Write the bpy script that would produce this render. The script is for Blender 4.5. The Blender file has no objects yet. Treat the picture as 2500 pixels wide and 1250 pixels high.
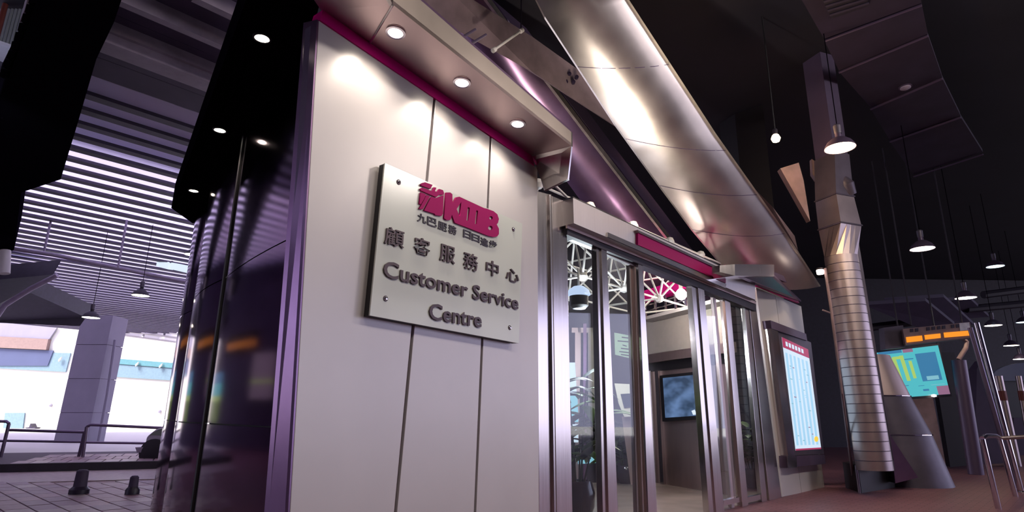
import bpy, bmesh, math, random
from mathutils import Vector, Matrix
random.seed(7)
S = bpy.context.scene
COL = S.collection

# ------------------------------------------------------------------ camera
F_PX, W_PX, H_PX = 1463.0, 2500, 1250
PITCH, ROLL, EYE = math.radians(15.09), math.radians(0.655), 1.1
Fv = Vector((0, math.cos(PITCH), math.sin(PITCH)))
R0 = Vector((1, 0, 0)); U0 = Vector((0, -math.sin(PITCH), math.cos(PITCH)))
Rv = R0 * math.cos(ROLL) + U0 * math.sin(ROLL)
Uv = U0 * math.cos(ROLL) - R0 * math.sin(ROLL)
CAM = Vector((0, 0, EYE))
cd = bpy.data.cameras.new('camera'); cam = bpy.data.objects.new('camera', cd); COL.objects.link(cam)
cd.sensor_width = 36.0; cd.lens = 36.0 * F_PX / W_PX; cd.clip_end = 400; cd.clip_start = 0.02
cam.matrix_world = Matrix(((Rv.x, Uv.x, -Fv.x, 0), (Rv.y, Uv.y, -Fv.y, 0), (Rv.z, Uv.z, -Fv.z, EYE), (0, 0, 0, 1)))
S.camera = cam

# ------------------------------------------------------------------ view, world, sun
S.view_settings.view_transform = 'Standard'; S.view_settings.look = 'None'
S.view_settings.exposure = 0.0; S.view_settings.gamma = 1.0
S.view_settings.use_curve_mapping = False
wd = bpy.data.worlds.new('sky'); S.world = wd; wd.use_nodes = True
bg = wd.node_tree.nodes['Background']
bg.inputs['Color'].default_value = (0.70, 0.68, 1.0, 1); bg.inputs['Strength'].default_value = 2.6
sd = bpy.data.lights.new('sun', 'SUN'); sd.energy = 16.0; sd.angle = 0.45; sd.color = (1.0, 0.97, 0.92)
sun = bpy.data.objects.new('sun', sd); COL.objects.link(sun)
sun.rotation_euler = Vector((0.50, 0.38, -0.75)).to_track_quat('-Z', 'Y').to_euler()
try:
    S.cycles.max_bounces = 8; S.cycles.glossy_bounces = 4; S.cycles.transparent_max_bounces = 12
    S.cycles.sample_clamp_indirect = 6.0; S.cycles.caustics_reflective = False; S.cycles.caustics_refractive = False
except Exception: pass

# fill lights added out of view on the camera's side of the kiosk
for (x, y, z, tx, ty, tz, e, sx) in ((5.2, 0.6, 6.6, 1.0, 5.0, 1.6, 150, 1.6), (8.6, 4.2, 6.6, 3.6, 8.0, 1.6, 150, 1.6), (1.6, -2.4, 6.6, -0.6, 4.4, 1.6, 90, 1.6)):
    fl_ = bpy.data.lights.new('forecourt_fill', 'AREA'); fl_.shape = 'RECTANGLE'; fl_.size = sx; fl_.size_y = .5; fl_.energy = e; fl_.color = (1.0, .88, .80)
    fo = bpy.data.objects.new('forecourt_fill', fl_); COL.objects.link(fo); fo.location = (x, y, z)
    fo.rotation_euler = Vector((tx - x, ty - y, tz - z)).to_track_quat('-Z', 'Y').to_euler()
# ------------------------------------------------------------------ pixel to place
def ray(px, py):
    return (Rv * (px - W_PX / 2) + Uv * (H_PX / 2 - py) + Fv * F_PX)
def onz(px, py, z):
    d = ray(px, py); return CAM + d * ((z - EYE) / d.z)
def onpl(px, py, n, c):
    d = ray(px, py); return CAM + d * ((c - n.dot(CAM)) / n.dot(d))
def aty(px, py, y):
    d = ray(px, py); return CAM + d * (y / d.y)
def az(deg): return Vector((math.sin(math.radians(deg)), math.cos(math.radians(deg)), 0))
A = az(43.1); NE = Vector((-A.y, A.x, 0)); CE = 3.55        # the entrance front, NE points away from the camera
B = az(-46.9)
def onE(px, py, off=0): return onpl(px, py, NE, CE + off)
AW = az(38.4); NW = Vector((-AW.y, AW.x, 0)); CW = NW.dot(onE(1312, 410, -0.2))
def onW(px, py, off=0): return onpl(px, py, NW, CW + off)
Z = Vector((0, 0, 1))

# ------------------------------------------------------------------ materials
def newmat(name):
    m = bpy.data.materials.new(name); m.use_nodes = True
    nt = m.node_tree; return m, nt, nt.nodes['Principled BSDF']
def mat(name, col, rough=0.5, metal=0.0, noise=0.0, scale=8.0, stretch=(1, 1, 1), bump=0.0, spec=0.5, rvar=0.0, aniso=0.0):
    m, nt, p = newmat(name)
    p.inputs['Base Color'].default_value = (*col, 1); p.inputs['Roughness'].default_value = rough
    p.inputs['Metallic'].default_value = metal; p.inputs['Specular IOR Level'].default_value = spec
    if aniso: p.inputs['Anisotropic'].default_value = aniso
    if noise or bump or rvar:
        tc = nt.nodes.new('ShaderNodeTexCoord'); mp = nt.nodes.new('ShaderNodeMapping')
        mp.inputs['Scale'].default_value = stretch
        nz = nt.nodes.new('ShaderNodeTexNoise'); nz.inputs['Scale'].default_value = scale; nz.inputs['Detail'].default_value = 5
        nt.links.new(tc.outputs['Object'], mp.inputs['Vector']); nt.links.new(mp.outputs['Vector'], nz.inputs['Vector'])
        if noise:
            cr = nt.nodes.new('ShaderNodeValToRGB')
            cr.color_ramp.elements[0].position = 0.3; cr.color_ramp.elements[1].position = 0.7
            cr.color_ramp.elements[0].color = (*[c * (1 - noise) for c in col], 1)
            cr.color_ramp.elements[1].color = (*[min(1, c * (1 + noise)) for c in col], 1)
            nt.links.new(nz.outputs['Fac'], cr.inputs['Fac']); nt.links.new(cr.outputs['Color'], p.inputs['Base Color'])
        if rvar:
            mr = nt.nodes.new('ShaderNodeMapRange'); mr.inputs['To Min'].default_value = rough - rvar; mr.inputs['To Max'].default_value = rough + rvar
            nt.links.new(nz.outputs['Fac'], mr.inputs['Value']); nt.links.new(mr.outputs['Result'], p.inputs['Roughness'])
        if bump:
            bp = nt.nodes.new('ShaderNodeBump'); bp.inputs['Strength'].default_value = bump; bp.inputs['Distance'].default_value = 0.01
            nt.links.new(nz.outputs['Fac'], bp.inputs['Height']); nt.links.new(bp.outputs['Normal'], p.inputs['Normal'])
    return m
def emit(name, col, strength):
    m, nt, p = newmat(name)
    p.inputs['Base Color'].default_value = (0, 0, 0, 1); p.inputs['Emission Color'].default_value = (*col, 1)
    p.inputs['Emission Strength'].default_value = strength; p.inputs['Roughness'].default_value = 0.3
    return m
def glassmat(name, tint=(0.9, 0.95, 0.95), refl=1.0):
    m = bpy.data.materials.new(name); m.use_nodes = True; nt = m.node_tree
    nt.nodes.remove(nt.nodes['Principled BSDF']); out = nt.nodes['Material Output']
    t = nt.nodes.new('ShaderNodeBsdfTransparent'); t.inputs['Color'].default_value = (*tint, 1)
    g = nt.nodes.new('ShaderNodeBsdfGlossy'); g.inputs['Roughness'].default_value = 0.02
    fr = nt.nodes.new('ShaderNodeFresnel'); fr.inputs['IOR'].default_value = 1.5
    mx = nt.nodes.new('ShaderNodeMixShader')
    ge = nt.nodes.new('ShaderNodeNewGeometry'); mr = nt.nodes.new('ShaderNodeMapRange')
    mr.inputs['To Min'].default_value = 1.5; mr.inputs['To Max'].default_value = 1 / 1.5      # the pane's back face is seen from inside the glass
    nt.links.new(ge.outputs['Backfacing'], mr.inputs['Value']); nt.links.new(mr.outputs['Result'], fr.inputs['IOR'])
    nt.links.new(fr.outputs['Fac'], mx.inputs['Fac']); nt.links.new(t.outputs[0], mx.inputs[1]); nt.links.new(g.outputs[0], mx.inputs[2])
    nt.links.new(mx.outputs[0], out.inputs['Surface']); return m

M = {}
M['white_panel'] = mat('white_panel', (0.60, 0.57, 0.57), 0.33, 0.15, noise=0.02, scale=3, spec=0.5)
M['panel_dark'] = mat('panel_dark', (0.10, 0.07, 0.13), 0.4, 0.3)
M['steel'] = mat('steel', (0.64, 0.59, 0.58), 0.20, 1.0, noise=0.04, scale=6, stretch=(8, 8, .3), rvar=0.04)
M['steel_satin'] = mat('steel_satin', (0.52, 0.49, 0.49), 0.46, 1.0, noise=0.04, scale=6, stretch=(8, 8, .3), rvar=0.06)
M['steel_fascia'] = mat('steel_fascia', (0.50, 0.43, 0.38), 0.36, 1.0, noise=0.05, scale=3, rvar=0.05)
M['steel_soffit'] = mat('steel_soffit', (0.46, 0.36, 0.37), 0.34, 1.0, noise=0.05, scale=3, rvar=0.05)
M['magenta_sign'] = mat('magenta_sign', (0.34, 0.0, 0.11), 0.4, spec=0.2)  # darker copy of the magenta, toned down for the brighter header light
M['steel_trim'] = mat('steel_trim', (0.60, 0.56, 0.56), 0.22, 1.0, noise=0.04, scale=6, stretch=(8, 8, .3), rvar=0.05)
M['steel_dark'] = mat('steel_dark', (0.20, 0.11, 0.18), 0.10, 1.0, noise=0.06, scale=3, rvar=0.02)
M['steel_purple'] = mat('steel_purple', (0.24, 0.15, 0.26), 0.30, 0.9, noise=0.1, scale=3)
M['beam_steel'] = mat('beam_steel', (0.60, 0.55, 0.54), 0.36, 1.0, noise=0.10, scale=2.2, rvar=0.07, bump=0.05)
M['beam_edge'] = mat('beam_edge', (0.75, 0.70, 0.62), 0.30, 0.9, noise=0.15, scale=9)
M['magenta'] = mat('magenta', (0.56, 0.0, 0.19), 0.4, spec=0.2)  # lightened to make up for the missing light under the canopy
M['logo'] = mat('logo', (0.36, 0.0, 0.115), 0.5, spec=0.15)
M['ink'] = mat('ink', (0.02, 0.012, 0.035), 0.45)
M['letter_grey'] = mat('letter_grey', (0.075, 0.05, 0.06), 0.4, 0.3)
M['sign_face'] = mat('sign_face', (0.66, 0.70, 0.65), 0.18, 0.0, noise=0.015, scale=2)
M['black'] = mat('black', (0.006, 0.005, 0.008), 0.5)
M['soffit_black'] = mat('soffit_black', (0.004, 0.003, 0.006), 0.9, spec=0.0)
M['dark'] = mat('dark', (0.02, 0.015, 0.03), 0.6, noise=0.2)
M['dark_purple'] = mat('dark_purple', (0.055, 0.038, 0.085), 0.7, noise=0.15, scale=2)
M['ceiling_panel'] = mat('ceiling_panel', (0.028, 0.018, 0.045), 0.8, noise=0.2, scale=2)
M['ceiling'] = mat('ceiling', (0.008, 0.006, 0.014), 0.8, noise=0.2, scale=1)
M['deck'] = mat('deck', (0.66, 0.58, 0.74), 0.55, noise=0.08, scale=0.7)
M['rib'] = mat('rib', (0.05, 0.038, 0.07), 0.6, noise=0.15)
M['rib_light'] = mat('rib_light', (0.30, 0.25, 0.34), 0.5, noise=0.1)
M['concrete'] = mat('concrete', (0.24, 0.17, 0.19), 0.85, noise=0.18, scale=4, bump=0.15)
M['flute'] = mat('flute', (0.42, 0.48, 0.56), 0.45, noise=0.05)
M['white_bar'] = mat('white_bar', (0.80, 0.76, 0.72), 0.4)
M['beige_wall'] = mat('beige_wall', (0.42, 0.39, 0.36), 0.6, noise=0.04)
M['bronze'] = mat('bronze', (0.46, 0.36, 0.35), 0.42, 0.9, noise=0.08, scale=2, stretch=(3, 3, .4), rvar=0.06)
M['duct'] = mat('duct', (0.46, 0.38, 0.38), 0.40, 1.0, noise=0.10, scale=3, rvar=0.05)
M['duct_flat'] = mat('duct_flat', (0.10, 0.085, 0.12), 0.45, 0.4, noise=0.25, scale=2.5)
M['chrome'] = mat('chrome', (0.65, 0.6, 0.68), 0.12, 1.0, noise=0.02)
M['rail_dark'] = mat('rail_dark', (0.16, 0.12, 0.19), 0.35, 0.7)
M['leaf'] = mat('leaf', (0.11, 0.19, 0.06), 0.4, noise=0.3, scale=10)
M['leaf_dark'] = mat('leaf_dark', (0.02, 0.035, 0.02), 0.45, noise=0.3, scale=10)
M['pot'] = mat('pot', (0.02, 0.018, 0.03), 0.12, noise=0.1)
M['cream'] = mat('cream', (0.62, 0.58, 0.46), 0.5, noise=0.03)
M['facade'] = mat('facade', (0.55, 0.53, 0.50), 0.8, noise=0.03, scale=0.5)
M['facade_pink'] = mat('facade_pink', (0.20, 0.13, 0.12), 0.8, noise=0.08)
M['facade_blue'] = mat('facade_blue', (0.05, 0.06, 0.13), 0.5, noise=0.1, scale=.4)
M['aqua'] = mat('aqua', (0.07, 0.19, 0.22), 0.5, noise=0.1)
M['aqua_pale'] = mat('aqua_pale', (0.13, 0.20, 0.25), 0.5, noise=0.1)
M['grey_col'] = mat('grey_col', (0.20, 0.18, 0.24), 0.7, noise=0.06, scale=1.5)
M['red_paint'] = mat('red_paint', (0.25, 0.06, 0.05), 0.5, noise=0.1)
M['tyre'] = mat('tyre', (0.015, 0.012, 0.02), 0.6, noise=0.1)
M['car_paint'] = mat('car_paint', (0.42, 0.38, 0.46), 0.25, 0.3)
M['glass'] = glassmat('glass')
M['glass_dark'] = mat('glass_dark', (0.03, 0.04, 0.06), 0.08)
M['lens_warm'] = emit('lens_warm', (1.0, 0.90, 0.72), 14)
M['lens_orange'] = emit('lens_orange', (1.0, 0.72, 0.40), 18)
M['lens_cool'] = emit('lens_cool', (0.62, 0.92, 1.0), 4)
M['lens_blue'] = emit('lens_blue', (0.62, 0.72, 1.0), 1.1)
M['lens_pink'] = emit('lens_pink', (1.0, 0.82, 0.70), 7)
M['led'] = emit('led', (1.0, 0.32, 0.02), 1.0)
M['led_dim'] = emit('led_dim', (0.55, 0.20, 0.03), 1.0)
M['tv_screen'] = emit('tv_screen', (0.05, 0.10, 0.19), 1.0)
def picture(name, c1, c2, scale, stretch):
    m = emit(name, c1, 1.0); nt = m.node_tree; p = nt.nodes['Principled BSDF']
    tc = nt.nodes.new('ShaderNodeTexCoord'); mp = nt.nodes.new('ShaderNodeMapping'); mp.inputs['Scale'].default_value = stretch
    nz = nt.nodes.new('ShaderNodeTexNoise'); nz.inputs['Scale'].default_value = scale; nz.inputs['Detail'].default_value = 2
    cr = nt.nodes.new('ShaderNodeValToRGB'); cr.color_ramp.elements[0].position = .35; cr.color_ramp.elements[1].position = .72
    cr.color_ramp.elements[0].color = (*c1, 1); cr.color_ramp.elements[1].color = (*c2, 1)
    nt.links.new(tc.outputs['Object'], mp.inputs['Vector']); nt.links.new(mp.outputs['Vector'], nz.inputs['Vector'])
    nt.links.new(nz.outputs['Fac'], cr.inputs['Fac']); nt.links.new(cr.outputs['Color'], p.inputs['Emission Color']); return m
M['tv_screen'] = picture('tv_screen', (0.03, 0.055, 0.11), (0.13, 0.22, 0.42), 2.6, (1, 1, 2.2))
M['map_cyan'] = emit('map_cyan', (0.09, 0.52, 0.58), 0.95)
M['map_blue'] = emit('map_blue', (0.05, 0.22, 0.42), 0.9)
M['map_yellow'] = emit('map_yellow', (0.42, 0.62, 0.16), 0.95)
M['map_pale'] = emit('map_pale', (0.22, 0.50, 0.60), 1.0)
M['map_pink'] = emit('map_pink', (0.36, 0.18, 0.30), 0.8)
M['poster_white'] = emit('poster_white', (0.66, 0.80, 0.95), 1.0)
M['poster_blue'] = emit('poster_blue', (0.38, 0.66, 0.88), 1.0)
M['poster_red'] = emit('poster_red', (0.50, 0.05, 0.14), 0.8)
M['poster_yellow'] = emit('poster_yellow', (0.95, 0.65, 0.08), 1.0)
M['board_grey'] = emit('board_grey', (0.22, 0.18, 0.24), 1.0)
M['poster_green'] = emit('poster_green', (0.12, 0.20, 0.03), 1.0)
M['glow_aqua'] = emit('glow_aqua', (0.30, 0.66, 0.80), 0.9)
M['glow_white'] = emit('glow_white', (0.75, 0.86, 1.0), 1.0)

def translucent(name, col, tcol):
    m = bpy.data.materials.new(name); m.use_nodes = True; nt = m.node_tree
    nt.nodes.remove(nt.nodes['Principled BSDF']); out = nt.nodes['Material Output']
    d = nt.nodes.new('ShaderNodeBsdfDiffuse'); t = nt.nodes.new('ShaderNodeBsdfTranslucent'); a = nt.nodes.new('ShaderNodeAddShader')
    d.inputs['Color'].default_value = (*col, 1); t.inputs['Color'].default_value = (*tcol, 1)
    nt.links.new(d.outputs[0], a.inputs[0]); nt.links.new(t.outputs[0], a.inputs[1]); nt.links.new(a.outputs[0], out.inputs['Surface']); return m
M['awning'] = translucent('awning', (0.5, 0.48, 0.5), (0.45, 0.45, 0.45))
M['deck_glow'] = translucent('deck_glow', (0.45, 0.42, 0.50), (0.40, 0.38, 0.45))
M['paper'] = translucent('paper', (0.42, 0.47, 0.38), (0.40, 0.46, 0.38))
def brickmat(name, c1, c2, mortar, scale):
    m, nt, p = newmat(name)
    tc = nt.nodes.new('ShaderNodeTexCoord'); mp = nt.nodes.new('ShaderNodeMapping'); mp.inputs['Rotation'].default_value = (0, 0, math.radians(43))
    b = nt.nodes.new('ShaderNodeTexBrick'); b.inputs['Scale'].default_value = scale
    b.inputs['Color1'].default_value = (*c1, 1); b.inputs['Color2'].default_value = (*c2, 1); b.inputs['Mortar'].default_value = (*mortar, 1)
    b.inputs['Mortar Size'].default_value = 0.015
    nt.links.new(tc.outputs['Object'], mp.inputs['Vector']); nt.links.new(mp.outputs['Vector'], b.inputs['Vector'])
    nt.links.new(b.outputs['Color'], p.inputs['Base Color']); p.inputs['Roughness'].default_value = 0.5
    return m
M['paving'] = brickmat('paving', (0.17, 0.07, 0.10), (0.21, 0.09, 0.12), (0.06, 0.03, 0.05), 2.6)
M['brick_a'] = mat('brick_a', (0.20, 0.12, 0.17), 0.45, noise=0.2, scale=12)
M['brick_b'] = mat('brick_b', (0.26, 0.15, 0.19), 0.45, noise=0.2, scale=12)
M['brick_c'] = mat('brick_c', (0.33, 0.26, 0.28), 0.45, noise=0.2, scale=12)
M['mortar'] = mat('mortar', (0.05, 0.035, 0.06), 0.8, noise=0.2)
M['tile_floor'] = mat('tile_floor', (0.42, 0.34, 0.31), 0.22, noise=0.12, scale=2)
M['kerb'] = mat('kerb', (0.02, 0.015, 0.03), 0.7, noise=0.2)

# ------------------------------------------------------------------ builders
OFF = {}
def tag(o, label=None, cat=None, group=None, kind=None):
    if label: o['label'] = label
    if cat: o['category'] = cat
    if group: o['group'] = group
    if kind: o['kind'] = kind
    return o
def thing(name, label, cat, loc, group=None):
    o = bpy.data.objects.new(name, None); COL.objects.link(o); o.empty_display_size = 0.1
    o.location = loc; OFF[o.name] = Vector(loc); return tag(o, label, cat, group)
def link(name, me, m, parent=None, smooth=False):
    o = bpy.data.objects.new(name, me); COL.objects.link(o)
    if m is not None: me.materials.append(M[m] if isinstance(m, str) else m)
    off = Vector((0, 0, 0))
    if parent is not None:
        off = OFF.get(parent.name, off); o.parent = parent
        me.transform(Matrix.Translation(-off))
    OFF[o.name] = off
    if smooth:
        for p in me.polygons: p.use_smooth = True
        me.set_sharp_from_angle(angle=math.radians(38))
    return o
def mesh(name, vs, fs, m, parent=None, smooth=False, fix=True):
    me = bpy.data.meshes.new(name); me.from_pydata([tuple(v) for v in vs], [], fs)
    if fix:
        bm = bmesh.new(); bm.from_mesh(me); bmesh.ops.recalc_face_normals(bm, faces=bm.faces); bm.to_mesh(me); bm.free()
    me.update(); return link(name, me, m, parent, smooth)
def prism_data(poly, vec):
    n = len(poly); vs = [Vector(p) for p in poly] + [Vector(p) + vec for p in poly]
    fs = [tuple(range(n)), tuple(range(2 * n - 1, n - 1, -1))] + [(i, i + n, (i + 1) % n + n, (i + 1) % n) for i in range(n)]
    return vs, fs
def slab(name, poly, vec, m, parent=None):
    vs, fs = prism_data(poly, vec); return mesh(name, vs, fs, m, parent)
def obox(name, o, ex, ey, ez, m, parent=None, bevel=0.0):
    vs = [o + ex * a + ey * b + ez * c for c in (0, 1) for b in (0, 1) for a in (0, 1)]
    fs = [(0, 1, 3, 2), (4, 6, 7, 5), (0, 4, 5, 1), (2, 3, 7, 6), (0, 2, 6, 4), (1, 5, 7, 3)]
    ob = mesh(name, vs, fs, m, parent)
    if bevel:
        md = ob.modifiers.new('bevel', 'BEVEL'); md.width = bevel; md.segments = 2; md.limit_method = 'ANGLE'
    return ob
def tube_data(pts, r, n=10, cap=True):
    pts = [Vector(p) for p in pts]; vs = []; fs = []
    rs = r if isinstance(r, (list, tuple)) else [r] * len(pts)
    prev = None
    for i, p in enumerate(pts):
        d = (pts[min(i + 1, len(pts) - 1)] - pts[max(i - 1, 0)]).normalized()
        ref = prev if prev is not None else (Z if abs(d.z) < .9 else Vector((1, 0, 0)))
        u = (ref - d * ref.dot(d)).normalized(); v = d.cross(u); prev = u
        for k in range(n):
            t = 2 * math.pi * k / n; vs.append(p + (u * math.cos(t) + v * math.sin(t)) * rs[i])
    for i in range(len(pts) - 1):
        for k in range(n):
            fs.append((i * n + k, i * n + (k + 1) % n, (i + 1) * n + (k + 1) % n, (i + 1) * n + k))
    if cap:
        fs.append(tuple(range(n - 1, -1, -1))); fs.append(tuple(range((len(pts) - 1) * n, len(pts) * n)))
    return vs, fs
def tube(name, pts, r, m, parent=None, n=10, smooth=True):
    vs, fs = tube_data(pts, r, n)
    o = mesh(name, vs, fs, m, parent, smooth)
    return o
def join_data(parts):
    vs, fs = [], []
    for v, f in parts:
        k = len(vs); vs += list(v); fs += [tuple(i + k for i in q) for q in f]
    return vs, fs
def lathe(name, c, prof, m, parent=None, n=24, axis=Z, smooth=True):
    ax = axis.normalized(); ref = Vector((1, 0, 0)) if abs(ax.x) < .9 else Vector((0, 1, 0))
    u = (ref - ax * ref.dot(ax)).normalized(); v = ax.cross(u); vs = []; fs = []
    for (r, h) in prof:
        for k in range(n):
            t = 2 * math.pi * k / n; vs.append(c + ax * h + (u * math.cos(t) + v * math.sin(t)) * max(r, 1e-4))
    for i in range(len(prof) - 1):
        for k in range(n):
            fs.append((i * n + k, i * n + (k + 1) % n, (i + 1) * n + (k + 1) % n, (i + 1) * n + k))
    return mesh(name, vs, fs, m, parent, smooth)
def spot(name, loc, direction, energy, angle, col=(1, .87, .70), blend=.6, r=.03):
    l = bpy.data.lights.new(name, 'SPOT'); l.energy = energy; l.spot_size = math.radians(angle); l.spot_blend = blend
    l.color = col; l.shadow_soft_size = r
    o = bpy.data.objects.new(name, l); COL.objects.link(o); o.location = loc
    o.rotation_euler = Vector(direction).to_track_quat('-Z', 'Y').to_euler(); return o
def point(name, loc, energy, col=(1, .87, .70), r=.08):
    l = bpy.data.lights.new(name, 'POINT'); l.energy = energy; l.color = col; l.shadow_soft_size = r
    o = bpy.data.objects.new(name, l); COL.objects.link(o); o.location = loc; return o
def area(name, loc, direction, sx, sy, energy, col):
    l = bpy.data.lights.new(name, 'AREA'); l.shape = 'RECTANGLE'; l.size = sx; l.size_y = sy; l.energy = energy; l.color = col
    o = bpy.data.objects.new(name, l); COL.objects.link(o); o.location = loc
    o.rotation_euler = Vector(direction).to_track_quat('-Z', 'Y').to_euler(); return o
def struct(o): o['kind'] = 'structure'; return o
def lerp(a, b, t): return a + (b - a) * t
DEP = bpy.context.evaluated_depsgraph_get
def text_mesh(body, depth=0.0, bold=0.0):
    c = bpy.data.curves.new('lettering', 'FONT'); c.body = body; c.size = 1.0; c.extrude = depth; c.offset = bold
    c.resolution_u = 3
    o = bpy.data.objects.new('lettering', c); COL.objects.link(o); bpy.context.view_layer.update()
    me = bpy.data.meshes.new_from_object(o.evaluated_get(DEP())); bpy.data.objects.remove(o); bpy.data.curves.remove(c)
    return me
def bbox(me):
    xs = [v.co.x for v in me.vertices]; ys = [v.co.y for v in me.vertices]
    return min(xs), max(xs), min(ys), max(ys)
def frame3(origin, u, v, n):      # local xyz to place
    return Matrix(((u.x, v.x, n.x, origin.x), (u.y, v.y, n.y, origin.y), (u.z, v.z, n.z, origin.z), (0, 0, 0, 1)))

# ================================================================== SETTING
KERB0, KERB1 = onz(-400, 1166, 0), onz(1100, 1128, 0)
kd = (KERB1 - KERB0).normalized(); kn = Vector((-kd.y, kd.x, 0))       # kn points away from the camera
struct(mesh('floor', [(-19, -15, 0), (32, -15, 0), (32, 45, 0), (-4.5, 45, 0), (-4.5, 17, 0), (-19, 14, 0)], [(0, 1, 2, 3, 4, 5)], 'paving'))
fl = bpy.data.objects['floor']
# bricks one by one where the photograph tells them apart
ext_lo = [onz(x, y, 0) for x, y in ((-60, 1280), (420, 1280), (420, 1178), (-60, 1178))]
ia = [p.dot(A) for p in ext_lo]; ib = [p.dot(B) for p in ext_lo]
bl, bw = 0.26, 0.50
bme = {}
def brick_mesh(l, w, key):
    if key not in bme:
        me = bpy.data.meshes.new('brick'); g = 0.006
        a, b = l / 2 - g, w / 2 - g; h, c = .012, .004
        vs = []
        for (x, y) in ((-a, -b), (a, -b), (a, b), (-a, b)): vs.append((A * x + B * y))
        for (x, y) in ((-a + c, -b + c), (a - c, -b + c), (a - c, b - c), (-a + c, b - c)): vs.append(A * x + B * y + Z * h)
        me.from_pydata([tuple(v) for v in vs], [], [(0, 1, 5, 4), (1, 2, 6, 5), (2, 3, 7, 6), (3, 0, 4, 7), (4, 5, 6, 7)])
        me.materials.append(M[key]); bme[key] = me
    return bme[key]
def inside(p, poly):
    s = 0; n = len(poly)
    for i in range(n):
        a, b = poly[i], poly[(i + 1) % n]
        c = (b.x - a.x) * (p.y - a.y) - (b.y - a.y) * (p.x - a.x)
        if s == 0: s = c
        elif s * c < 0: return False
    return True
cnt = 0
i0, i1 = int(min(ia) / bl) - 1, int(max(ia) / bl) + 1
j0, j1 = int(min(ib) / bw) - 1, int(max(ib) / bw) + 1
for j in range(j0, j1 + 1):
    for i in range(i0, i1 + 1):
        p = A * (i * bl) + B * ((j + (.5 if i % 2 else 0)) * bw)
        if inside(p, ext_lo) and cnt < 295:
            key = random.choice(['brick_a', 'brick_a', 'brick_b', 'brick_b', 'brick_c'])
            o = bpy.data.objects.new('brick', brick_mesh(bl, bw, key)); COL.objects.link(o)
            o.location = (p.x, p.y, .001 + random.uniform(0, .003)); o.parent = fl; cnt += 1
# bright smooth strip in front of the kerb, kerb, raised pavement with its own long pavers
st0, st1 = onz(-400, 1192, 0), onz(1100, 1152, 0)
o = slab('light_strip', [st0, st1, KERB1, KERB0], Z * .014, 'brick_c', fl)
kerb = struct(slab('trim_1', [KERB0, KERB1, KERB1 + kn * .18, KERB0 + kn * .18], Z * .16, 'kerb'))
pv = struct(slab('floor_2', [KERB0 + kn * .18, KERB1 + kn * .18, KERB1 + kn * 4.6, KERB0 + kn * 4.6], Z * .13, 'mortar'))
pk = 0
pb = onz(-40, 1140, .13)
for k in range(56):
    for r in range(3):
        c0 = KERB0 + kn * (.2 + r * 1.05) + kd * (k * .30 + 2.2 + .1 * r)
        key = random.choice(['brick_a', 'brick_b', 'brick_c'])
        o = slab('paver', [c0, c0 + kd * .275, c0 + kd * .275 + kn * 1.0, c0 + kn * 1.0], Z * .012, key, pv)
        o.location.z = .13

# roof slab, right ceiling and dark walls, the unseen ones added to block the sky
struct(slab('ceiling', [Vector(p) for p in ((-19, -15, 7.6), (32.3, -15, 7.6), (32.3, 28, 7.6), (-4.6, 28, 7.6), (-4.6, 15.5, 7.6), (-11.0, 8.7, 7.6), (-19, 0.1, 7.6))], Z * .4, 'ceiling'))
struct(obox('wall_back', Vector((-60, -15, 0)), Vector((100, 0, 0)), Vector((0, -.3, 0)), Z * 8, 'dark_purple'))
struct(obox('wall_right', Vector((32, 22, 0)), Vector((.3, 0, 0)), Vector((0, 8, 0)), Z * 8, 'dark_purple'))
struct(obox('wall_blocker', Vector((-17, 4.5, 0)), Vector((-.3, 0, 0)), Vector((0, 15.0, 0)), Z * 7.6, 'dark_purple'))  # unseen wall added to darken the polished wall's reflections
struct(obox('wall_far', Vector((-4.5, 27.5, 0)), Vector((37, 0, 0)), Vector((0, .3, 0)), Z * 8, 'dark'))

# ------------------------------------------------------------------ ribbed deck over the left bay
ZD = 6.2
deck = struct(thing('ceiling_2', None, None, (0, 0, ZD)))
B0 = onz(300, 255, ZD).dot(B)
a_lo, a_hi = -24.0, 3.5
for k in range(0, 53):
    b0 = B0 + .66 * k; a_hi = 6.5 + min(7, max(0, k - 4) * .8) if k >= 0 else 3.5
    if 0 <= k:
        o = obox('rib', A * (a_lo + max(0, 9 - k * .4) * .6) + B * (b0 - .10) + Z * (ZD - .07), A * (a_hi - a_lo), B * .20, Z * .065, 'rib', deck)
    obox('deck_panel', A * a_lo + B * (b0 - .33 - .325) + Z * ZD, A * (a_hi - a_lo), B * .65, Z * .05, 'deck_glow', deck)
for (p0, p1, w, h, m1) in (((60, 25), (527, 220), .34, .30, 'rib_light'), ((240, 62), (530, 185), .10, .16, 'rib_light'), ((278, 0), (560, 125), .12, .22, 'rib_light'), ((470, 0), (590, 55), .12, .2, 'rib_light')):
    c = onz(p1[0], p1[1], ZD - h); bb = c.dot(B)
    a0_ = onz(p0[0], p0[1], ZD - h).dot(A); obox('cross_beam', A * a0_ + B * (bb - w / 2) + Z * (ZD - h), A * (3.5 - a0_), B * w, Z * h, m1, deck)
def a_start(bb):      # the near strips begin behind the bulkhead
    return min(((onz(205 - 100 * t_, -150 + 250 * t_, ZD) for t_ in [i_ * .02 for i_ in range(100)])), key=lambda p_: abs(p_.dot(B) - bb)).dot(A)
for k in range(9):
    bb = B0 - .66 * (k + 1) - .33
    obox('deck_panel', A * a_start(bb) + B * (bb - .33) + Z * ZD, A * (3.5 - a_start(bb)), B * .65, Z * .05, 'dark_purple', deck)

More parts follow.
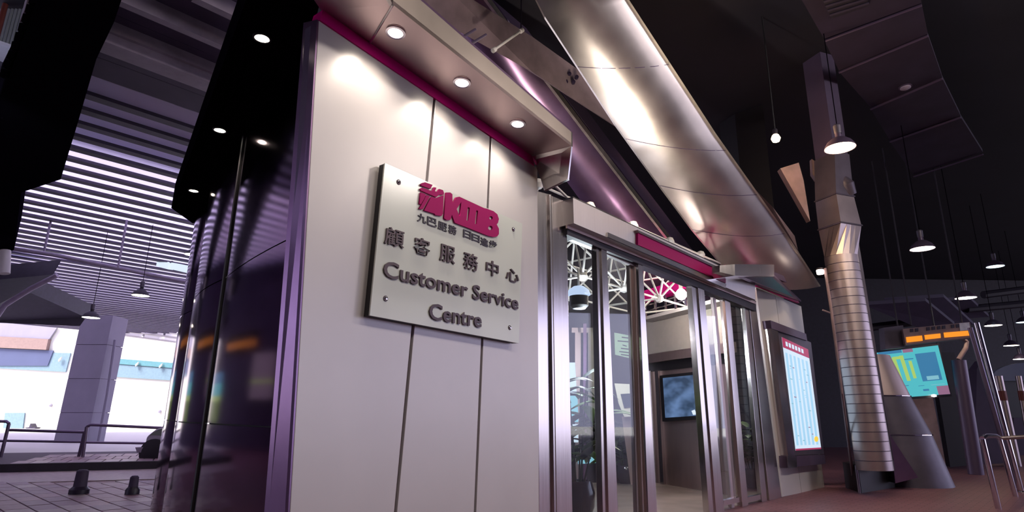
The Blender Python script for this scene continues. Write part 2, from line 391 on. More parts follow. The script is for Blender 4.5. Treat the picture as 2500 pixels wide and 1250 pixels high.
# black bulkhead hanging over the lane
bulk = [onz(x, y, 5.2) for x, y in ((-120, 640), (-30, 290), (22, 192), (98, -20), (110, -40), (310, -40), (278, 55), (235, 145), (190, 300), (148, 438), (52, 470), (34, 610), (-20, 640))]
bk_ = thing('bulkhead', 'black bulkhead box hanging under the ribbed ceiling', 'bulkhead', onz(120, 300, 5.2))
slab('box', bulk, Z * .9, 'soffit_black', bk_)
for px, py in ((80, 16), (71, 38), (62, 60), (53, 82), (44, 104), (35, 126), (26, 148), (17, 170), (8, 192)):
    q = onz(px, py, 5.2); obox('tooth', q + Vector((-.03, -.03, .02)), Vector((.09, .0, 0)), Vector((0, .06, 0)), Z * .1, 'soffit_black', bk_)
fb = thing('fluted_screen', 'pale fluted metal screen past the toothed edge of the black bulkhead', 'screen', aty(40, 150, 8.6))
for k in range(13):
    px = -16 + k * 9
    q = aty(px, 100, 8.6); tube('flute', [Vector((q.x, q.y, 5.9)), Vector((q.x, q.y, 7.58))], .024, 'flute', fb, n=8)
q = aty(-20, 100, 8.75); obox('backing', Vector((q.x, q.y, 5.9)), Vector((.95, 0, 0)), Vector((0, .04, 0)), Z * 1.65, 'panel_dark', fb)
tube('red_edge', [aty(0, 60, 8.5) + Z * -.6, aty(0, 60, 8.5) + Z * .6], .04, 'red_paint', fb, n=8)
spot('screen_fill', Vector((q.x + 1.2, q.y - 3.0, 4.6)), Vector((-.6, 3.0, 1.6)), 110, 70, (.75, .88, 1.0), .6, .1)  # fill light added out of view to brighten the flutes

# ================================================================== WHITE WALL OF THE KIOSK
TL, TR = onW(778, 50), onW(1312, 410)
BLp, BRp = onW(708, 1250), onW(1316, 1250)
def down(p, q): return q + (q - p) * (q.z / (p.z - q.z)) * 1.0
BL0, BR0 = down(TL, BLp), down(TR, BRp)
wf = struct(thing('wall_front', None, None, lerp(BL0, BR0, .5)))
slab('core', [BL0, BR0, TR, TL], NW * .12, 'panel_dark', wf); 
core = wf.children[0]
for v in core.data.vertices: v.co += NW * .03
s1t, s1b = onW(1061, 240), down(onW(1061, 240), onW(966, 1250))
s2t, s2b = onW(1198, 335), down(onW(1198, 335), onW(1160, 1250))
def g(p, s): return p + AW * s
gp = .012
for (q) in ([BL0, g(s1b, -gp), g(s1t, -gp), TL], [g(s1b, gp), g(s2b, -gp), g(s2t, -gp), g(s1t, gp)], [g(s2b, gp), BR0, TR, g(s2t, gp)]):
    p = slab('panel', q, NW * .03, 'white_panel', wf)
    md = p.modifiers.new('bevel', 'BEVEL'); md.width = .003; md.segments = 2; md.limit_method = 'ANGLE'
for (t, b) in ((s1t, s1b), (s2t, s2b)):
    slab('seam_strip', [g(b, -gp), g(b, gp), g(t, gp), g(t, -gp)], NW * .006, 'steel', wf).location += NW * .022
# dark return strip at the left edge
LB, LT = onW(650, 1250, .20), onW(741, 105, .20)
LB0 = down(LT, LB); LT2 = LT + (LT - LB) * .05
slab('return_panel', [p - AW * .012 for p in (BL0, TL, LT2, LB0)], AW * .01, 'steel_purple', wf)

# canopy above it
cz0, cz1 = TL.z + .05, TR.z + .08
ci = [onW(785, 26), onW(1297, 382)]
co_r = onpl(1395, 357, Z, ci[1].z); sn_ = (ci[1] - ci[0]).cross(co_r - ci[0]).normalized(); co_l = onpl(959, 11, sn_, sn_.dot(ci[0]))
ci_l = ci[0] + (ci[0] - ci[1]) * .45; co_l2 = co_l
cn = thing('canopy', 'stainless steel canopy with a magenta line over the white panel wall', 'canopy', lerp(ci[0], co_r, .5))
slab('magenta_line', [TL + NW * -.012, TR + NW * -.012 + AW * -.06, ci[1] - NW * .012, ci[0] - NW * .012], NW * .1, 'magenta', cn)
up = Z * .03
slab('soffit', [ci[0], ci[1], co_r, co_l], up, 'steel_soffit', cn)
# corner return of the soffit going round to the left
cl1 = onpl(870, -160, Z, co_l.z); 
slab('soffit', [ci[0], co_l, cl1, ci[0] + (cl1 - co_l) * 1.0], up, 'steel_soffit', cn)
tube('mitre', [lerp(ci[0], ci[1], .17) - Z * .004, co_l - Z * .004], .008, 'steel_trim', cn, n=6)
fh_r = .36
ft_r = co_r + Z * .14; ft_l = co_l + Z * .20
slab('fascia', [co_l, co_r, ft_r, ft_l], NW * .03, 'steel_fascia', cn)
slab('fascia', [co_l, cl1, cl1 + Z * .2, ft_l], NW * .03 + AW * .0, 'steel_satin', cn)
slab('fascia_top', [ft_l, ft_r, ft_r + NW * .9, ft_l + NW * .9], Z * .02, 'steel_purple', cn)
e1 = onW(1386, 437, -.34); e2 = onW(1328, 465, -.04); e3 = onW(1312, 466, -.01)
endp = [ci[1], co_r, e1, e2, onW(1313, 412, -.01)]
slab('end_panel', endp, AW * .02, 'steel', cn)
slab('end_panel', [co_r, ft_r, ft_r + AW * .02 + NW * .4, co_r + NW * .4], AW * .02, 'steel', cn)
slab('end_underside', [e1, e2, e2 + AW * .03, e1 + AW * .03], Z * .02, 'steel', cn)
for dx in (0, 26):
    a_ = aty(1118 + dx, 98 + dx * .5, 4.6); b_ = aty(1160 + dx, 72 + dx * .5, 5.3); tube('stay_bar', [a_, b_], .014, 'panel_dark', cn, n=8)
nrm = (ci[1] - ci[0]).cross(co_r - ci[0]).normalized()
if nrm.z > 0: nrm = -nrm
for i, (px, py) in enumerate(((966, 78), (1128, 200), (1264, 301))):
    c = onpl(px, py, nrm, nrm.dot(ci[0])) + nrm * .002
    lab = ('round downlight in the steel canopy above the white wall, the one nearest the mitred corner',
           'round downlight in the steel canopy above the white wall, the middle of the three',
           'round downlight in the steel canopy above the white wall, nearest the open end')[i]
    t = thing('downlight', lab, 'downlight', c + nrm * .004, 'downlights over the white wall')
    lathe('rim', c, [(.052, .0), (.066, .0), (.066, .008), (.05, .010)], 'chrome', t, axis=nrm)
    lathe('lens', c, [(.0001, .006), (.03, .0055), (.052, .004)], 'lens_warm', t, axis=nrm)
    spot('downlight_beam', c + nrm * .02, Vector((0, 0, -1)) + NW * .16, 24, 125, (1, .86, .72), .9, .04)

# ================================================================== SIGN ON THE WHITE WALL
so = -.075
sTL, sTR, sBR, sBL = [onW(x, y, so) for x, y in ((940, 398), (1275, 546), (1267, 838), (903, 770))]
sg = thing('sign_board', 'large square service centre sign plate with magenta logo bolted to the white wall', 'sign', lerp(sTL, sBR, .5))
slab('face_plate', [sTL, sTR, sBR, sBL], NW * .012, 'sign_face', sg)
bk = [p + NW * .012 for p in (sTL + AW * .004, sTR - AW * .01, sBR - AW * .01, sBL + AW * .004)]
slab('backing_board', bk, NW * .05, 'black', sg)
for px, py in ((973, 445), (1253, 560), (941, 729), (1244, 800)):
    c = onW(px, py, so)
    b = lathe('bolt', c, [(.0001, .014), (.008, .013), (.013, .008), (.014, 0)], 'chrome', sg, n=14, axis=-NW)
    lathe('washer', c, [(.014, .003), (.019, .003), (.019, 0)], 'letter_grey', b, n=14, axis=-NW)
def put_text(me, x0, x1, y0, y1, u0, u1, z0, z1, depth, name, m, parent, off=so, shear=0.0):
    sx = (u1 - u0) / (x1 - x0); sz = (z1 - z0) / (y1 - y0)
    base = NW * (CW + off)
    for v in me.vertices:
        u = u0 + (v.co.x - x0) * sx; z = z0 + (v.co.y - y0) * sz; d = v.co.z
        v.co = AW * u + base + Z * z - NW * (depth * (1 if d > 0 else 0) + .0005)
    me.update(); return link(name, me, m, parent)
def uz(px, py, off=so):
    p = onW(px, py, off); return p.dot(AW), p.z
def han(ch, x0, x1, y0, y1, m, name='character', depth=.012, bold=.012):
    me = text_mesh(ch, .05, bold); bx = bbox(me)
    u0 = uz(x0, (y0 + y1) / 2)[0]; u1 = uz(x1, (y0 + y1) / 2)[0]; xc = (x0 + x1) / 2
    z1, z0 = uz(xc, y0)[1], uz(xc, y1)[1]
    dz = (z1 - z0) * .04
    put_text(me, *bx, u0, u1, z0 + dz, z1 - dz, depth, name, m, sg)
for ch, x0, x1, y0, y1 in (('顧', 937, 985, 556, 604), ('客', 1009, 1048, 580, 624), ('服', 1072, 1109, 598, 643), ('務', 1130, 1165, 617, 662), ('中', 1185, 1215, 636, 676), ('心', 1234, 1265, 656, 690)):
    han(ch, x0, x1, y0, y1, 'letter_grey', bold=.008)
for ch, x0, x1, y0, y1 in (('九', 1018, 1040, 522, 545), ('巴', 1042, 1066, 531, 554), ('服', 1068, 1091, 542, 564), ('務', 1094, 1114, 550, 573), ('日', 1130, 1149, 562, 583), ('日', 1151, 1170, 572, 591), ('進', 1172, 1191, 581, 602), ('步', 1193, 1212, 587, 607)):
    han(ch, x0, x1, y0, y1, 'ink', depth=.006, bold=.022)
def latin(text, pl, pr, top_l):
    ua, za = uz(*pl); ub, zb = uz(*pr); zt = uz(*top_l)[1]
    full = text_mesh(text, .05, .016); fx0, fx1, fy0, fy1 = bbox(full); bpy.data.meshes.remove(full)
    C = text_mesh('C', .05, .016); cy0, cy1 = bbox(C)[2:]; bpy.data.meshes.remove(C)
    k = (ub - ua) / (fx1 - fx0); h = (zt - za) / (cy1 - cy0)
    for i, ch in enumerate(text):
        if ch == ' ': continue
        pre = text_mesh(text[:i + 1], .05, .016); right = bbox(pre)[1]; bpy.data.meshes.remove(pre)
        me = text_mesh(ch, .05, .016); x0, x1, y0, y1 = bbox(me)
        uR = ua + (right - fx0) * k; zb_ = lerp(za, zb, (uR - ua) / (ub - ua))
        put_text(me, x0, x1, y0, y1, uR - (x1 - x0) * k, uR, zb_ + (y0 - cy0) * h, zb_ + (y1 - cy0) * h, .012, 'letter', 'letter_grey', sg)
latin('Customer Service', (933, 676), (1263, 757), (933, 634))
latin('Centre', (1045, 780), (1173, 801), (1045, 739))
def px3(x, y): return 1000 + x / 6.25, 420 + y / 6.25
def logo_piece(loops, name, m, depth=.014):
    c = bpy.data.curves.new(name, 'CURVE'); c.dimensions = '2D'; c.fill_mode = 'BOTH'; c.extrude = .05
    for lp in loops:
        s = c.splines.new('POLY'); s.points.add(len(lp) - 1); s.use_cyclic_u = True
        for i, (x, y) in enumerate(lp):
            u, z = uz(*px3(x, y)); s.points[i].co = (u, z, 0, 1)
    o = bpy.data.objects.new(name, c); COL.objects.link(o); bpy.context.view_layer.update()
    me = bpy.data.meshes.new_from_object(o.evaluated_get(DEP())); bpy.data.objects.remove(o); bpy.data.curves.remove(c)
    base = NW * (CW + so)
    for v in me.vertices:
        v.co = AW * v.co.x + base + Z * v.co.y - NW * (depth * (1 if v.co.z > 0 else 0) + .0006)
    me.update(); me.materials.clear(); return link(name, me, m, sg)
def ring(cx, cy, r, n=14, sy=1.0): return [(cx + r * math.cos(2 * math.pi * k / n), cy + sy * r * math.sin(2 * math.pi * k / n)) for k in range(n)]
for lp in ([(148, 195), (175, 172), (215, 163), (330, 202), (300, 262), (160, 214)],
           [(142, 262), (170, 245), (328, 300), (350, 238), (388, 246), (366, 298), (404, 312), (432, 264), (488, 282), (503, 322), (500, 352), (430, 352), (385, 390), (150, 288)],
           [(150, 318), (228, 345), (205, 405), (150, 500), (128, 488)],
           [(240, 358), (292, 376), (182, 572), (122, 568), (152, 520)],
           [(312, 384), (380, 402), (498, 358), (488, 640), (465, 676), (372, 662), (362, 642), (200, 592), (290, 420)]):
    logo_piece([lp], 'emblem_stroke', 'logo')
logo_piece([[(538, 318), (600, 318), (632, 345), (634, 488), (690, 392), (738, 382), (1115, 555), (1150, 562), (1262, 603), (1318, 650), (1342, 720), (1328, 782), (1308, 802), (1342, 870), (1342, 950), (1318, 986), (1260, 996), (1180, 978), (668, 778), (625, 655), (602, 736), (545, 738), (505, 708)],
            [(768, 462), (746, 692), (697, 570)], [(868, 540), (898, 550), (882, 748), (846, 744)], [(998, 588), (1024, 598), (1006, 802), (974, 796)],
            ring(1222, 705, 27), ring(1212, 858, 34)], 'logo_letters', 'logo')

# ================================================================== LEFT SIDE: BLACK SOFFIT AND BULGING STEEL WALL
ZS = 3.7
def onS(x, y): return onz(x, y, ZS)
sof = [onS(x, y) for x, y in ((615, -40), (418, 508), (470, 545), (520, 540), (600, 400), (690, 300), (772, 44), (792, -40))]
bs = thing('side_canopy', 'black flat canopy with downlights along the bulging steel wall', 'canopy', onS(560, 300))
slab('soffit', sof, Z * .35, 'soffit_black', bs)
knots = [onS(744, 49) + A * .22 + B * -.1, onS(592, 330), onS(512, 482), onS(478, 548)]
ws = struct(thing('wall_left', None, None, Vector((knots[1].x, knots[1].y, 0))))
outd = None
for i in range(3):
    p, q = knots[i].copy(), knots[i + 1].copy(); p.z = q.z = 0
    d = (q - p); nn = Vector((-d.y, d.x, 0)).normalized()          # outward: towards the lane
    if nn.x > 0: nn = -nn
    sag = (.05, .10, .08)[i]; N = 20
    line = []
    for k in range(N + 1):
        t = k / N; e = .02
        tt = e + (1 - 2 * e) * t
        line.append(p + d * tt + nn * (sag * (1 - (2 * tt - 1) ** 2) - .02))
    for (z0, z1, nm) in ((0.0, 1.02, 'lower_panel'), (1.03, 2.28, 'middle_panel'), (2.29, ZS - .004, 'upper_panel')):
        vs = []; fs = []
        for pt in line: vs += [pt + Z * z0, pt + Z * z1]
        for k in range(N): fs.append((2 * k, 2 * k + 2, 2 * k + 3, 2 * k + 1))
        nv = len(vs); vs += [v - nn * .015 for v in vs]; fs += [tuple(q + nv for q in f[::-1]) for f in fs]
        o = mesh(nm, vs, fs, 'steel_dark', ws, smooth=True)
    back = [pt - nn * .03 for pt in line]
    vs = []; fs = []
    for pt in back: vs += [pt, pt + Z * (ZS - .01)]
    for k in range(N): fs.append((2 * k, 2 * k + 2, 2 * k + 3, 2 * k + 1))
    mesh('backing', vs, fs, 'black', ws)
    tube('joint_bar', [p + nn * -.02 + Z * .01, p + nn * -.02 + Z * (ZS - .01)], .022, 'black', ws, n=8)
# closing wall behind (other sides of the kiosk, unlit)
kb = Vector((knots[3].x, knots[3].y, 0))
for i, (px, py) in enumerate(((640, 92), (537, 317), (473, 465))):
    c = onS(px, py)
    lab = ('round downlight in the black side canopy, the one nearest the white wall', 'round downlight in the black side canopy, second out from the white wall', 'round downlight in the black side canopy, closest to its far end')[i]
    t = thing('downlight', lab, 'downlight', c - Z * .004, 'downlights in the black side canopy')
    lathe('rim', c, [(.052, .0), (.064, .0), (.064, .008), (.05, .010)], 'black', t, axis=-Z)
    lathe('lens', c, [(.0001, .006), (.03, .0055), (.052, .004)], 'lens_warm', t, axis=-Z)
    spot('downlight_beam', c - Z * .02, (0, 0, -1), 50, 100, (1, .85, .68), .8, .04)

# glowing boards added out of view, guessed to feed the polished wall's reflections
lw = thing('reflection_board', 'unseen pale glowing board with a yellow stripe, added across the lane for its reflection', 'board', Vector((-16.9, 12.3, 2.3)))
obox('panel', Vector((-17, 11.2, 1.6)), Vector((.08, 0, 0)), Vector((0, 2.2, 0)), Z * 1.5, 'board_grey', lw)
obox('stripe', Vector((-16.92, 11.2, 2.12)), Vector((.01, 0, 0)), Vector((0, 2.2, 0)), Z * .09, 'map_yellow', lw)
la = thing('reflection_display', 'unseen long orange display, added high across the lane for its reflection', 'display', Vector((-16.9, 15, 3.5)))
obox('case', Vector((-17, 13.2, 3.2)), Vector((.1, 0, 0)), Vector((0, 4.2, 0)), Z * .7, 'black', la)
for k in range(9):
    obox('readout', Vector((-16.9, 13.35 + k * .45, 3.35)), Vector((.012, 0, 0)), Vector((0, .36, 0)), Z * .26, 'led_dim', la)
lp_ = thing('reflection_poster', 'unseen glowing poster in blue and green bands, added across the lane for its reflection', 'poster', Vector((-16.9, 18.4, 2)))
for z0, h, m1 in ((.8, .75, 'poster_green'), (1.55, .2, 'map_yellow'), (1.75, .45, 'map_cyan'), (2.2, .4, 'map_blue')):
    obox('picture_band', Vector((-17, 17.5, z0)), Vector((.1, 0, 0)), Vector((0, 1.9, 0)), Z * h, m1, lp_)

# ================================================================== ENTRANCE
def quadE(pts, off=0): return [onE(x, y, off) for x, y in pts]
def ext0(t, b):   # continue the edge t->b to the floor
    return down(t, b)
en = thing('entrance_front', 'brushed steel entrance front with glass bays and a magenta header band', 'entrance', onE(1640, 1240))
OFFK = OFF[en.name]
def post(name, tl, tr, bl, br, off=0, depth=.06, m='steel', z0=0.0, par=None):
    a, b, c, d = onE(*tl, off), onE(*tr, off), onE(*br, off), onE(*bl, off)
    # verticals: keep the foot under the head in the wall plane
    def foot(t, q):
        f = q if q.z < .02 else down(t, q); f = f.copy(); f.z = z0; return f
    c, d = foot(b, c), foot(a, d)
    o = slab(name, [d, c, b, a], NE * depth, m, par or en)
    md = o.modifiers.new('bevel', 'BEVEL'); md.width = .004; md.segments = 2; md.limit_method = 'ANGLE'
    return o
post('jamb_panel', (1310, 466), (1342, 474), (1316, 1250), (1352, 1250), -.02, .05)
post('jamb_bead', (1342, 474), (1346, 474), (1353, 1250), (1358, 1250), -.045, .06, 'steel_trim')
post('jamb_panel', (1347, 478), (1383, 492), (1359, 1250), (1398, 1250), -.02, .05)
# header
ho = -.16
slab('header', quadE([(1399, 483), (1844, 690), (1844, 732), (1401, 545)], ho), NE * .16, 'steel_satin', en)
slab('header_cap', [onE(1399, 483, ho) - Z * .001, onE(1844, 690, ho) - Z * .001, onE(1844, 690, ho) + NE * .2, onE(1399, 483, ho) + NE * .2], Z * .015, 'steel', en)
slab('magenta_band', quadE([(1552, 569), (1767, 667), (1767, 692), (1552, 599)], ho), NE * -.03, 'magenta_sign', en)
slab('band_shade', quadE([(1548, 563), (1770, 664), (1767, 668), (1552, 570)], ho), NE * -.045, 'steel_trim', en)
slab('band_ledge', quadE([(1480, 568), (1770, 694), (1768, 704), (1480, 579)], ho), NE * -.02, 'steel_trim', en)
slab('track_box', quadE([(1385, 545), (1846, 735), (1846, 760), (1385, 573)], -.06), NE * .12, 'dark', en)
slab('track_rail', quadE([(1385, 549), (1846, 737), (1846, 743), (1385, 557)], -.08), NE * .02, 'bronze', en)
slab('transom', quadE([(1384, 566), (1462, 600), (1463, 612), (1384, 580)], .0), NE * .05, 'white_panel', en)
slab('transom', quadE([(1480, 607), (1560, 644), (1560, 655), (1480, 620)], .0), NE * .05, 'white_panel', en)
# posts of the sliding doors
def mull(xt0, xt1, yt, xb0, xb1, yb, off=0, depth=.07, m='steel'):
    return post('mullion', (xt0, yt), (xt1, yt + (xt1 - xt0) * .42), (xb0, yb), (xb1, yb - (xb1 - xb0) * .2), off, depth, m)
mull(1456, 1466, 585, 1472, 1484, 1250, -.03); mull(1468, 1481, 590, 1486, 1509, 1247, -.05, .09)
mull(1537, 1546, 640, 1556, 1566, 1246, .03, .05, 'bronze'); mull(1549, 1556, 640, 1570, 1579, 1246, -.01, .06, 'bronze'); mull(1558, 1569, 640, 1583, 1604, 1244, -.05, .09)
mull(1688, 1702, 690, 1731, 1747, 1238, -.04, .08); mull(1704, 1719, 698, 1748, 1767, 1236, -.06, .09)
mull(1741, 1747, 715, 1786, 1793, 1230, .03, .05, 'bronze')
mull(1768, 1781, 712, 1812, 1826, 1222, -.03, .08); mull(1817, 1827, 738, 1860, 1872, 1215, -.02, .06)
post('jamb_panel', (1829, 742), (1846, 750), (1878, 1212), (1908, 1212), -.03, .06)
# bottom rails
for (x0, y0, x1, y1) in ((1767, 1222, 1815, 1212), (1826, 1214, 1862, 1206)):
    slab('bottom_rail', quadE([(x0, y0), (x1, y1), (x1, y1 + 12), (x0, y0 + 13)], -.01), NE * .05, 'steel', en)
for q in ([(1384, 580), (1459, 612), (1474, 1250), (1398, 1250)], [(1481, 622), (1540, 648), (1562, 1246), (1506, 1250)], [(1719, 706), (1742, 716), (1788, 1232), (1764, 1236)], [(1781, 722), (1819, 740), (1862, 1214), (1824, 1222)]):
    pts = quadE(q, .02)
    pts[2], pts[3] = down(pts[1], pts[2]), down(pts[0], pts[3])
    slab('glass_pane', pts, NE * .012, 'glass', en)
for pts in ([(1400, 690), (1458, 696)],):
    pass
# notice hung inside the second bay
nt_ = thing('paper_notice', 'pale green paper notice with lines of print hung behind the glass', 'notice', onE(1527, 845, .08))
slab('sheet', quadE([(1500, 812), (1554, 822), (1555, 879), (1502, 866)], .08), NE * .003, 'paper', nt_)
for i, (y, x0, x1) in enumerate(((822, 1518, 1540), (831, 1508, 1544), (841, 1520, 1530), (849, 1516, 1540), (857, 1512, 1538), (864, 1516, 1536))):
    slab('print_line', quadE([(x0, y), (x1, y + 3), (x1, y + 5.5), (x0, y + 2.5)], .078), NE * .001, 'letter_grey', nt_)

# ------------------------------------------------------------------ wall right of the entrance with the poster case
wr = struct(thing('wall_front_2', None, None, onE(1960, 1200)))
wTL, wTR, wBR, wBL = onE(1846, 702), onE(1956, 748), onE(2013, 1190), onE(1910, 1213)
mid_t, mid_b = onE(1893, 722), onE(1957, 1203)
for q in ([wTL, mid_t - A * .008, mid_b - A * .008, wBL], [mid_t + A * .008, wTR, wBR, mid_b + A * .008]):
    slab('panel', q, NE * .04, 'white_panel', wr)
slab('core', [p + NE * .04 for p in (wTL, wTR, wBR, wBL)], NE * .1, 'panel_dark', wr)
slab('plinth', [wBL + NE * .02, wBR + NE * .02, onE(2013, 1200, .02), onE(1910, 1226, .02)], NE * .05, 'panel_dark', wr)
slab('magenta_line', quadE([(1832, 682), (1942, 722), (1952, 740), (1846, 697)], -.01), NE * .04, 'magenta', wr)
c2 = thing('small_canopy', 'short steel box canopy above the poster wall beside the entrance', 'canopy', onE(1840, 660, -.3))
slab('front', [onE(1757, 648, -.4), onE(1794, 645, -.5), onE(1794, 673, -.5), onE(1757, 664, -.4)], NE * .1, 'steel', c2)
slab('front', [onE(1794, 645, -.5), onE(1890, 646, -.5), onE(1890, 675, -.5), onE(1794, 673, -.5)], NE * .5, 'steel', c2)
slab('soffit', [onE(1890, 675, -.45), onE(1794, 673, -.45), onE(1846, 697, -.02), onE(1956, 737, -.02)], Z * .03, 'steel_purple', c2)
slab('rear_edge', quadE([(1885, 662), (1962, 692), (1960, 706), (1888, 676)], -.2), NE * .1, 'panel_dark', c2)
pc = thing('poster_case', 'steel poster case with a backlit timetable beside the entrance', 'poster case', onE(1950, 1000))
of = -.10
slab('case_body', quadE([(1895, 800), (1980, 836), (2012, 1108), (1939, 1112)], of), NE * .1, 'duct_flat', pc)
slab('case_side', quadE([(1881, 786), (1897, 792), (1941, 1118), (1925, 1120)], of - .02), NE * .12, 'steel', pc)
slab('case_top', quadE([(1881, 782), (1968, 815), (1971, 832), (1884, 802)], of - .03), NE * .13, 'panel_dark', pc)
slab('case_sill', quadE([(1923, 1114), (2013, 1110), (2016, 1132), (1925, 1142)], of - .03), NE * .13, 'panel_dark', pc)
slab('sill_block', quadE([(1923, 1114), (1945, 1113), (1946, 1141), (1925, 1142)], of - .035), NE * .02, 'steel', pc)
po = of - .004
def bil(q, s, t):
    a = lerp(Vector(q[0]), Vector(q[1]), s); b = lerp(Vector(q[3]), Vector(q[2]), s); v = lerp(a, b, t); return (v.x, v.y)
PQ = [(1909, 823), (1973, 853), (2005, 1096), (1943, 1100)]
def pquad(s0, s1, t0, t1): return [bil(PQ, s, t) for s, t in ((s0, t0), (s1, t0), (s1, t1), (s0, t1))]
slab('poster', quadE(PQ, po), NE * .004, 'poster_white', pc)
slab('title_band', quadE(pquad(0, 1, 0, .09), po - .002), NE * .002, 'poster_red', pc)
for k in range(6):
    slab('title_mark', quadE(pquad(.12 + k * .12, .20 + k * .12, .025, .065), po - .003), NE * .001, 'poster_white', pc)
for k in range(6):
    s = .06 + k * .155
    slab('timetable_column', quadE(pquad(s, s + .08, .13, .955), po - .002), NE * .002, 'poster_blue', pc)
for k in range(26):
    s = random.uniform(.05, .9); t = random.uniform(.14, .93)
    slab('print_line', quadE(pquad(s, s + random.uniform(.04, .1), t, t + .008), po - .0035), NE * .001, random.choice(['map_pale', 'poster_blue', 'map_pink']), pc)
slab('bottom_line', quadE(pquad(0, 1, .985, 1.0), po - .002), NE * .002, 'poster_red', pc)
slab('round_mark', quadE([(x, y) for x, y in [(1993 + 5 * math.cos(a * .5236), 1072 + 7 * math.sin(a * .5236)) for a in range(12)]], po - .003), NE * .001, 'poster_yellow', pc)

# ================================================================== INSIDE THE KIOSK
I0 = onz(1660, 1191, 0); ID = az(-22); IN = Vector((ID.y, -ID.x, 0))   # interior wall runs along ID
if IN.dot(I0) < 0: IN = -IN
CI = IN.dot(I0)
def onI(x, y, off=0): return onpl(x, y, IN, CI + off)
def quadI(pts, off=0): return [onI(x, y, off) for x, y in pts]
def flat(p): return Vector((p.x, p.y, 0))
fI0, fI1 = flat(onE(1384, 1020, .05)), flat(onE(1900, 1020, .05))
fI = struct(slab('floor_3', [fI0, fI1, fI1 + NE * 6.5, fI0 + NE * 6.5], Z * .012, 'tile_floor'))
wi = struct(thing('wall_inner', None, None, Vector((I0.x, I0.y, 0))))
p0 = onI(1560, 1000); p1 = onI(1790, 1000)
def iw(name, x0, x1, z0, z1, m, off=0, dep=.05):
    a, b = onI(x0, 1020, off), onI(x1, 1020, off)
    return slab(name, [Vector((a.x, a.y, z0)), Vector((b.x, b.y, z0)), Vector((b.x, b.y, z1)), Vector((a.x, a.y, z1))], IN * dep, m, wi)
iw('upper_wall', 1490, 1800, onI(1640, 858).z, onI(1640, 765).z, 'beige_wall')
iw('lintel', 1490, 1800, onI(1640, 880).z, onI(1640, 858).z, 'bronze', -.06, .1)
iw('dark_slot', 1570, 1800, onI(1640, 902).z, onI(1640, 880).z, 'black', 0, .05)
iw('steel_wall', 1570, 1800, .0, onI(1640, 902).z, 'bronze', .02, .05)
iw('bulkhead_band', 1470, 1800, onI(1640, 725).z, onI(1640, 700).z, 'magenta', -.25, .2)
iw('shelf', 1570, 1800, onI(1640, 776).z, onI(1640, 768).z, 'white_panel', -.3, .3)
iw('upper_dark', 1380, 1800, onI(1640, 700).z, 3.5, 'dark', .05, .05)
for k in range(5):
    iw('shelf_post', 1585 + k * 26, 1589 + k * 26, onI(1640, 768).z, onI(1640, 728).z, 'steel_trim', -.28, .02)
for yy in (742, 755):
    iw('shelf_bar', 1570, 1790, onI(1640, yy).z, onI(1640, yy - 2.5).z, 'steel_trim', -.29, .01)
for x in (1586, 1604, 1738):
    iw('door_frame', x, x + 8, 0, onI(1640, 900).z, 'steel_trim', -.03, .05)
# side panels and back wall of the kiosk
bw_ = thing('wall_inner_2', None, None, Vector((0, 0, 0))); struct(bw_)
q0, q1 = aty(1360, 1020, 11.2), aty(1580, 1020, 11.2)
slab('back_wall', [Vector((q0.x, q0.y, 0)), Vector((q1.x, q1.y, 0)), Vector((q1.x, q1.y, 4.6)), Vector((q0.x, q0.y, 4.6))], Vector((0, .1, 0)), 'dark', bw_)
for x0, x1, y0, y1, m1 in ((1404, 1418, 800, 1180, 'bronze'), (1424, 1432, 790, 1180, 'steel_purple'), (1436, 1456, 800, 1000, 'beige_wall'), (1396, 1450, 800, 812, 'bronze')):
    slab('wall_strip', [aty(x0, y0, 11.1), aty(x1, y0, 11.1), aty(x1, y1, 11.1), aty(x0, y1, 11.1)], Vector((0, .06, 0)), m1, bw_)
tv = thing('television', 'flat television with a dim blue picture set in the bronze steel wall', 'television', onI(1664, 965, -.08))
slab('bezel', quadI([(1610, 917), (1710, 906), (1718, 1022), (1617, 1029)], -.10), IN * .1, 'black', tv)
slab('screen', quadI([(1618, 923), (1706, 914), (1714, 1014), (1624, 1020)], -.105), IN * .004, 'tv_screen', tv)
slab('picture_glow', quadI([(1688, 1003), (1696, 1000), (1701, 1012), (1692, 1013)], -.108), IN * .001, 'glow_white', tv)
# ceiling lamp inside
cl_c = onI(1663, 719, -.7)
t = thing('ceiling_lamp', 'glowing white globe lamp under the truss inside the entrance', 'lamp', cl_c)
lathe('globe', cl_c, [(.001, -.09), (.05, -.075), (.085, -.03), (.09, 0), (.085, .03), (.05, .075), (.03, .09)], 'lens_pink', t)
lathe('neck', cl_c, [(.03, .085), (.03, .16), (.05, .17), (.05, .2)], 'white_bar', t)
tube('stem', [cl_c + Z * .2, cl_c + Z * .42], .012, 'white_bar', t)
point('globe_light', cl_c - Z * .14, 60, (1, .86, .74), .1)
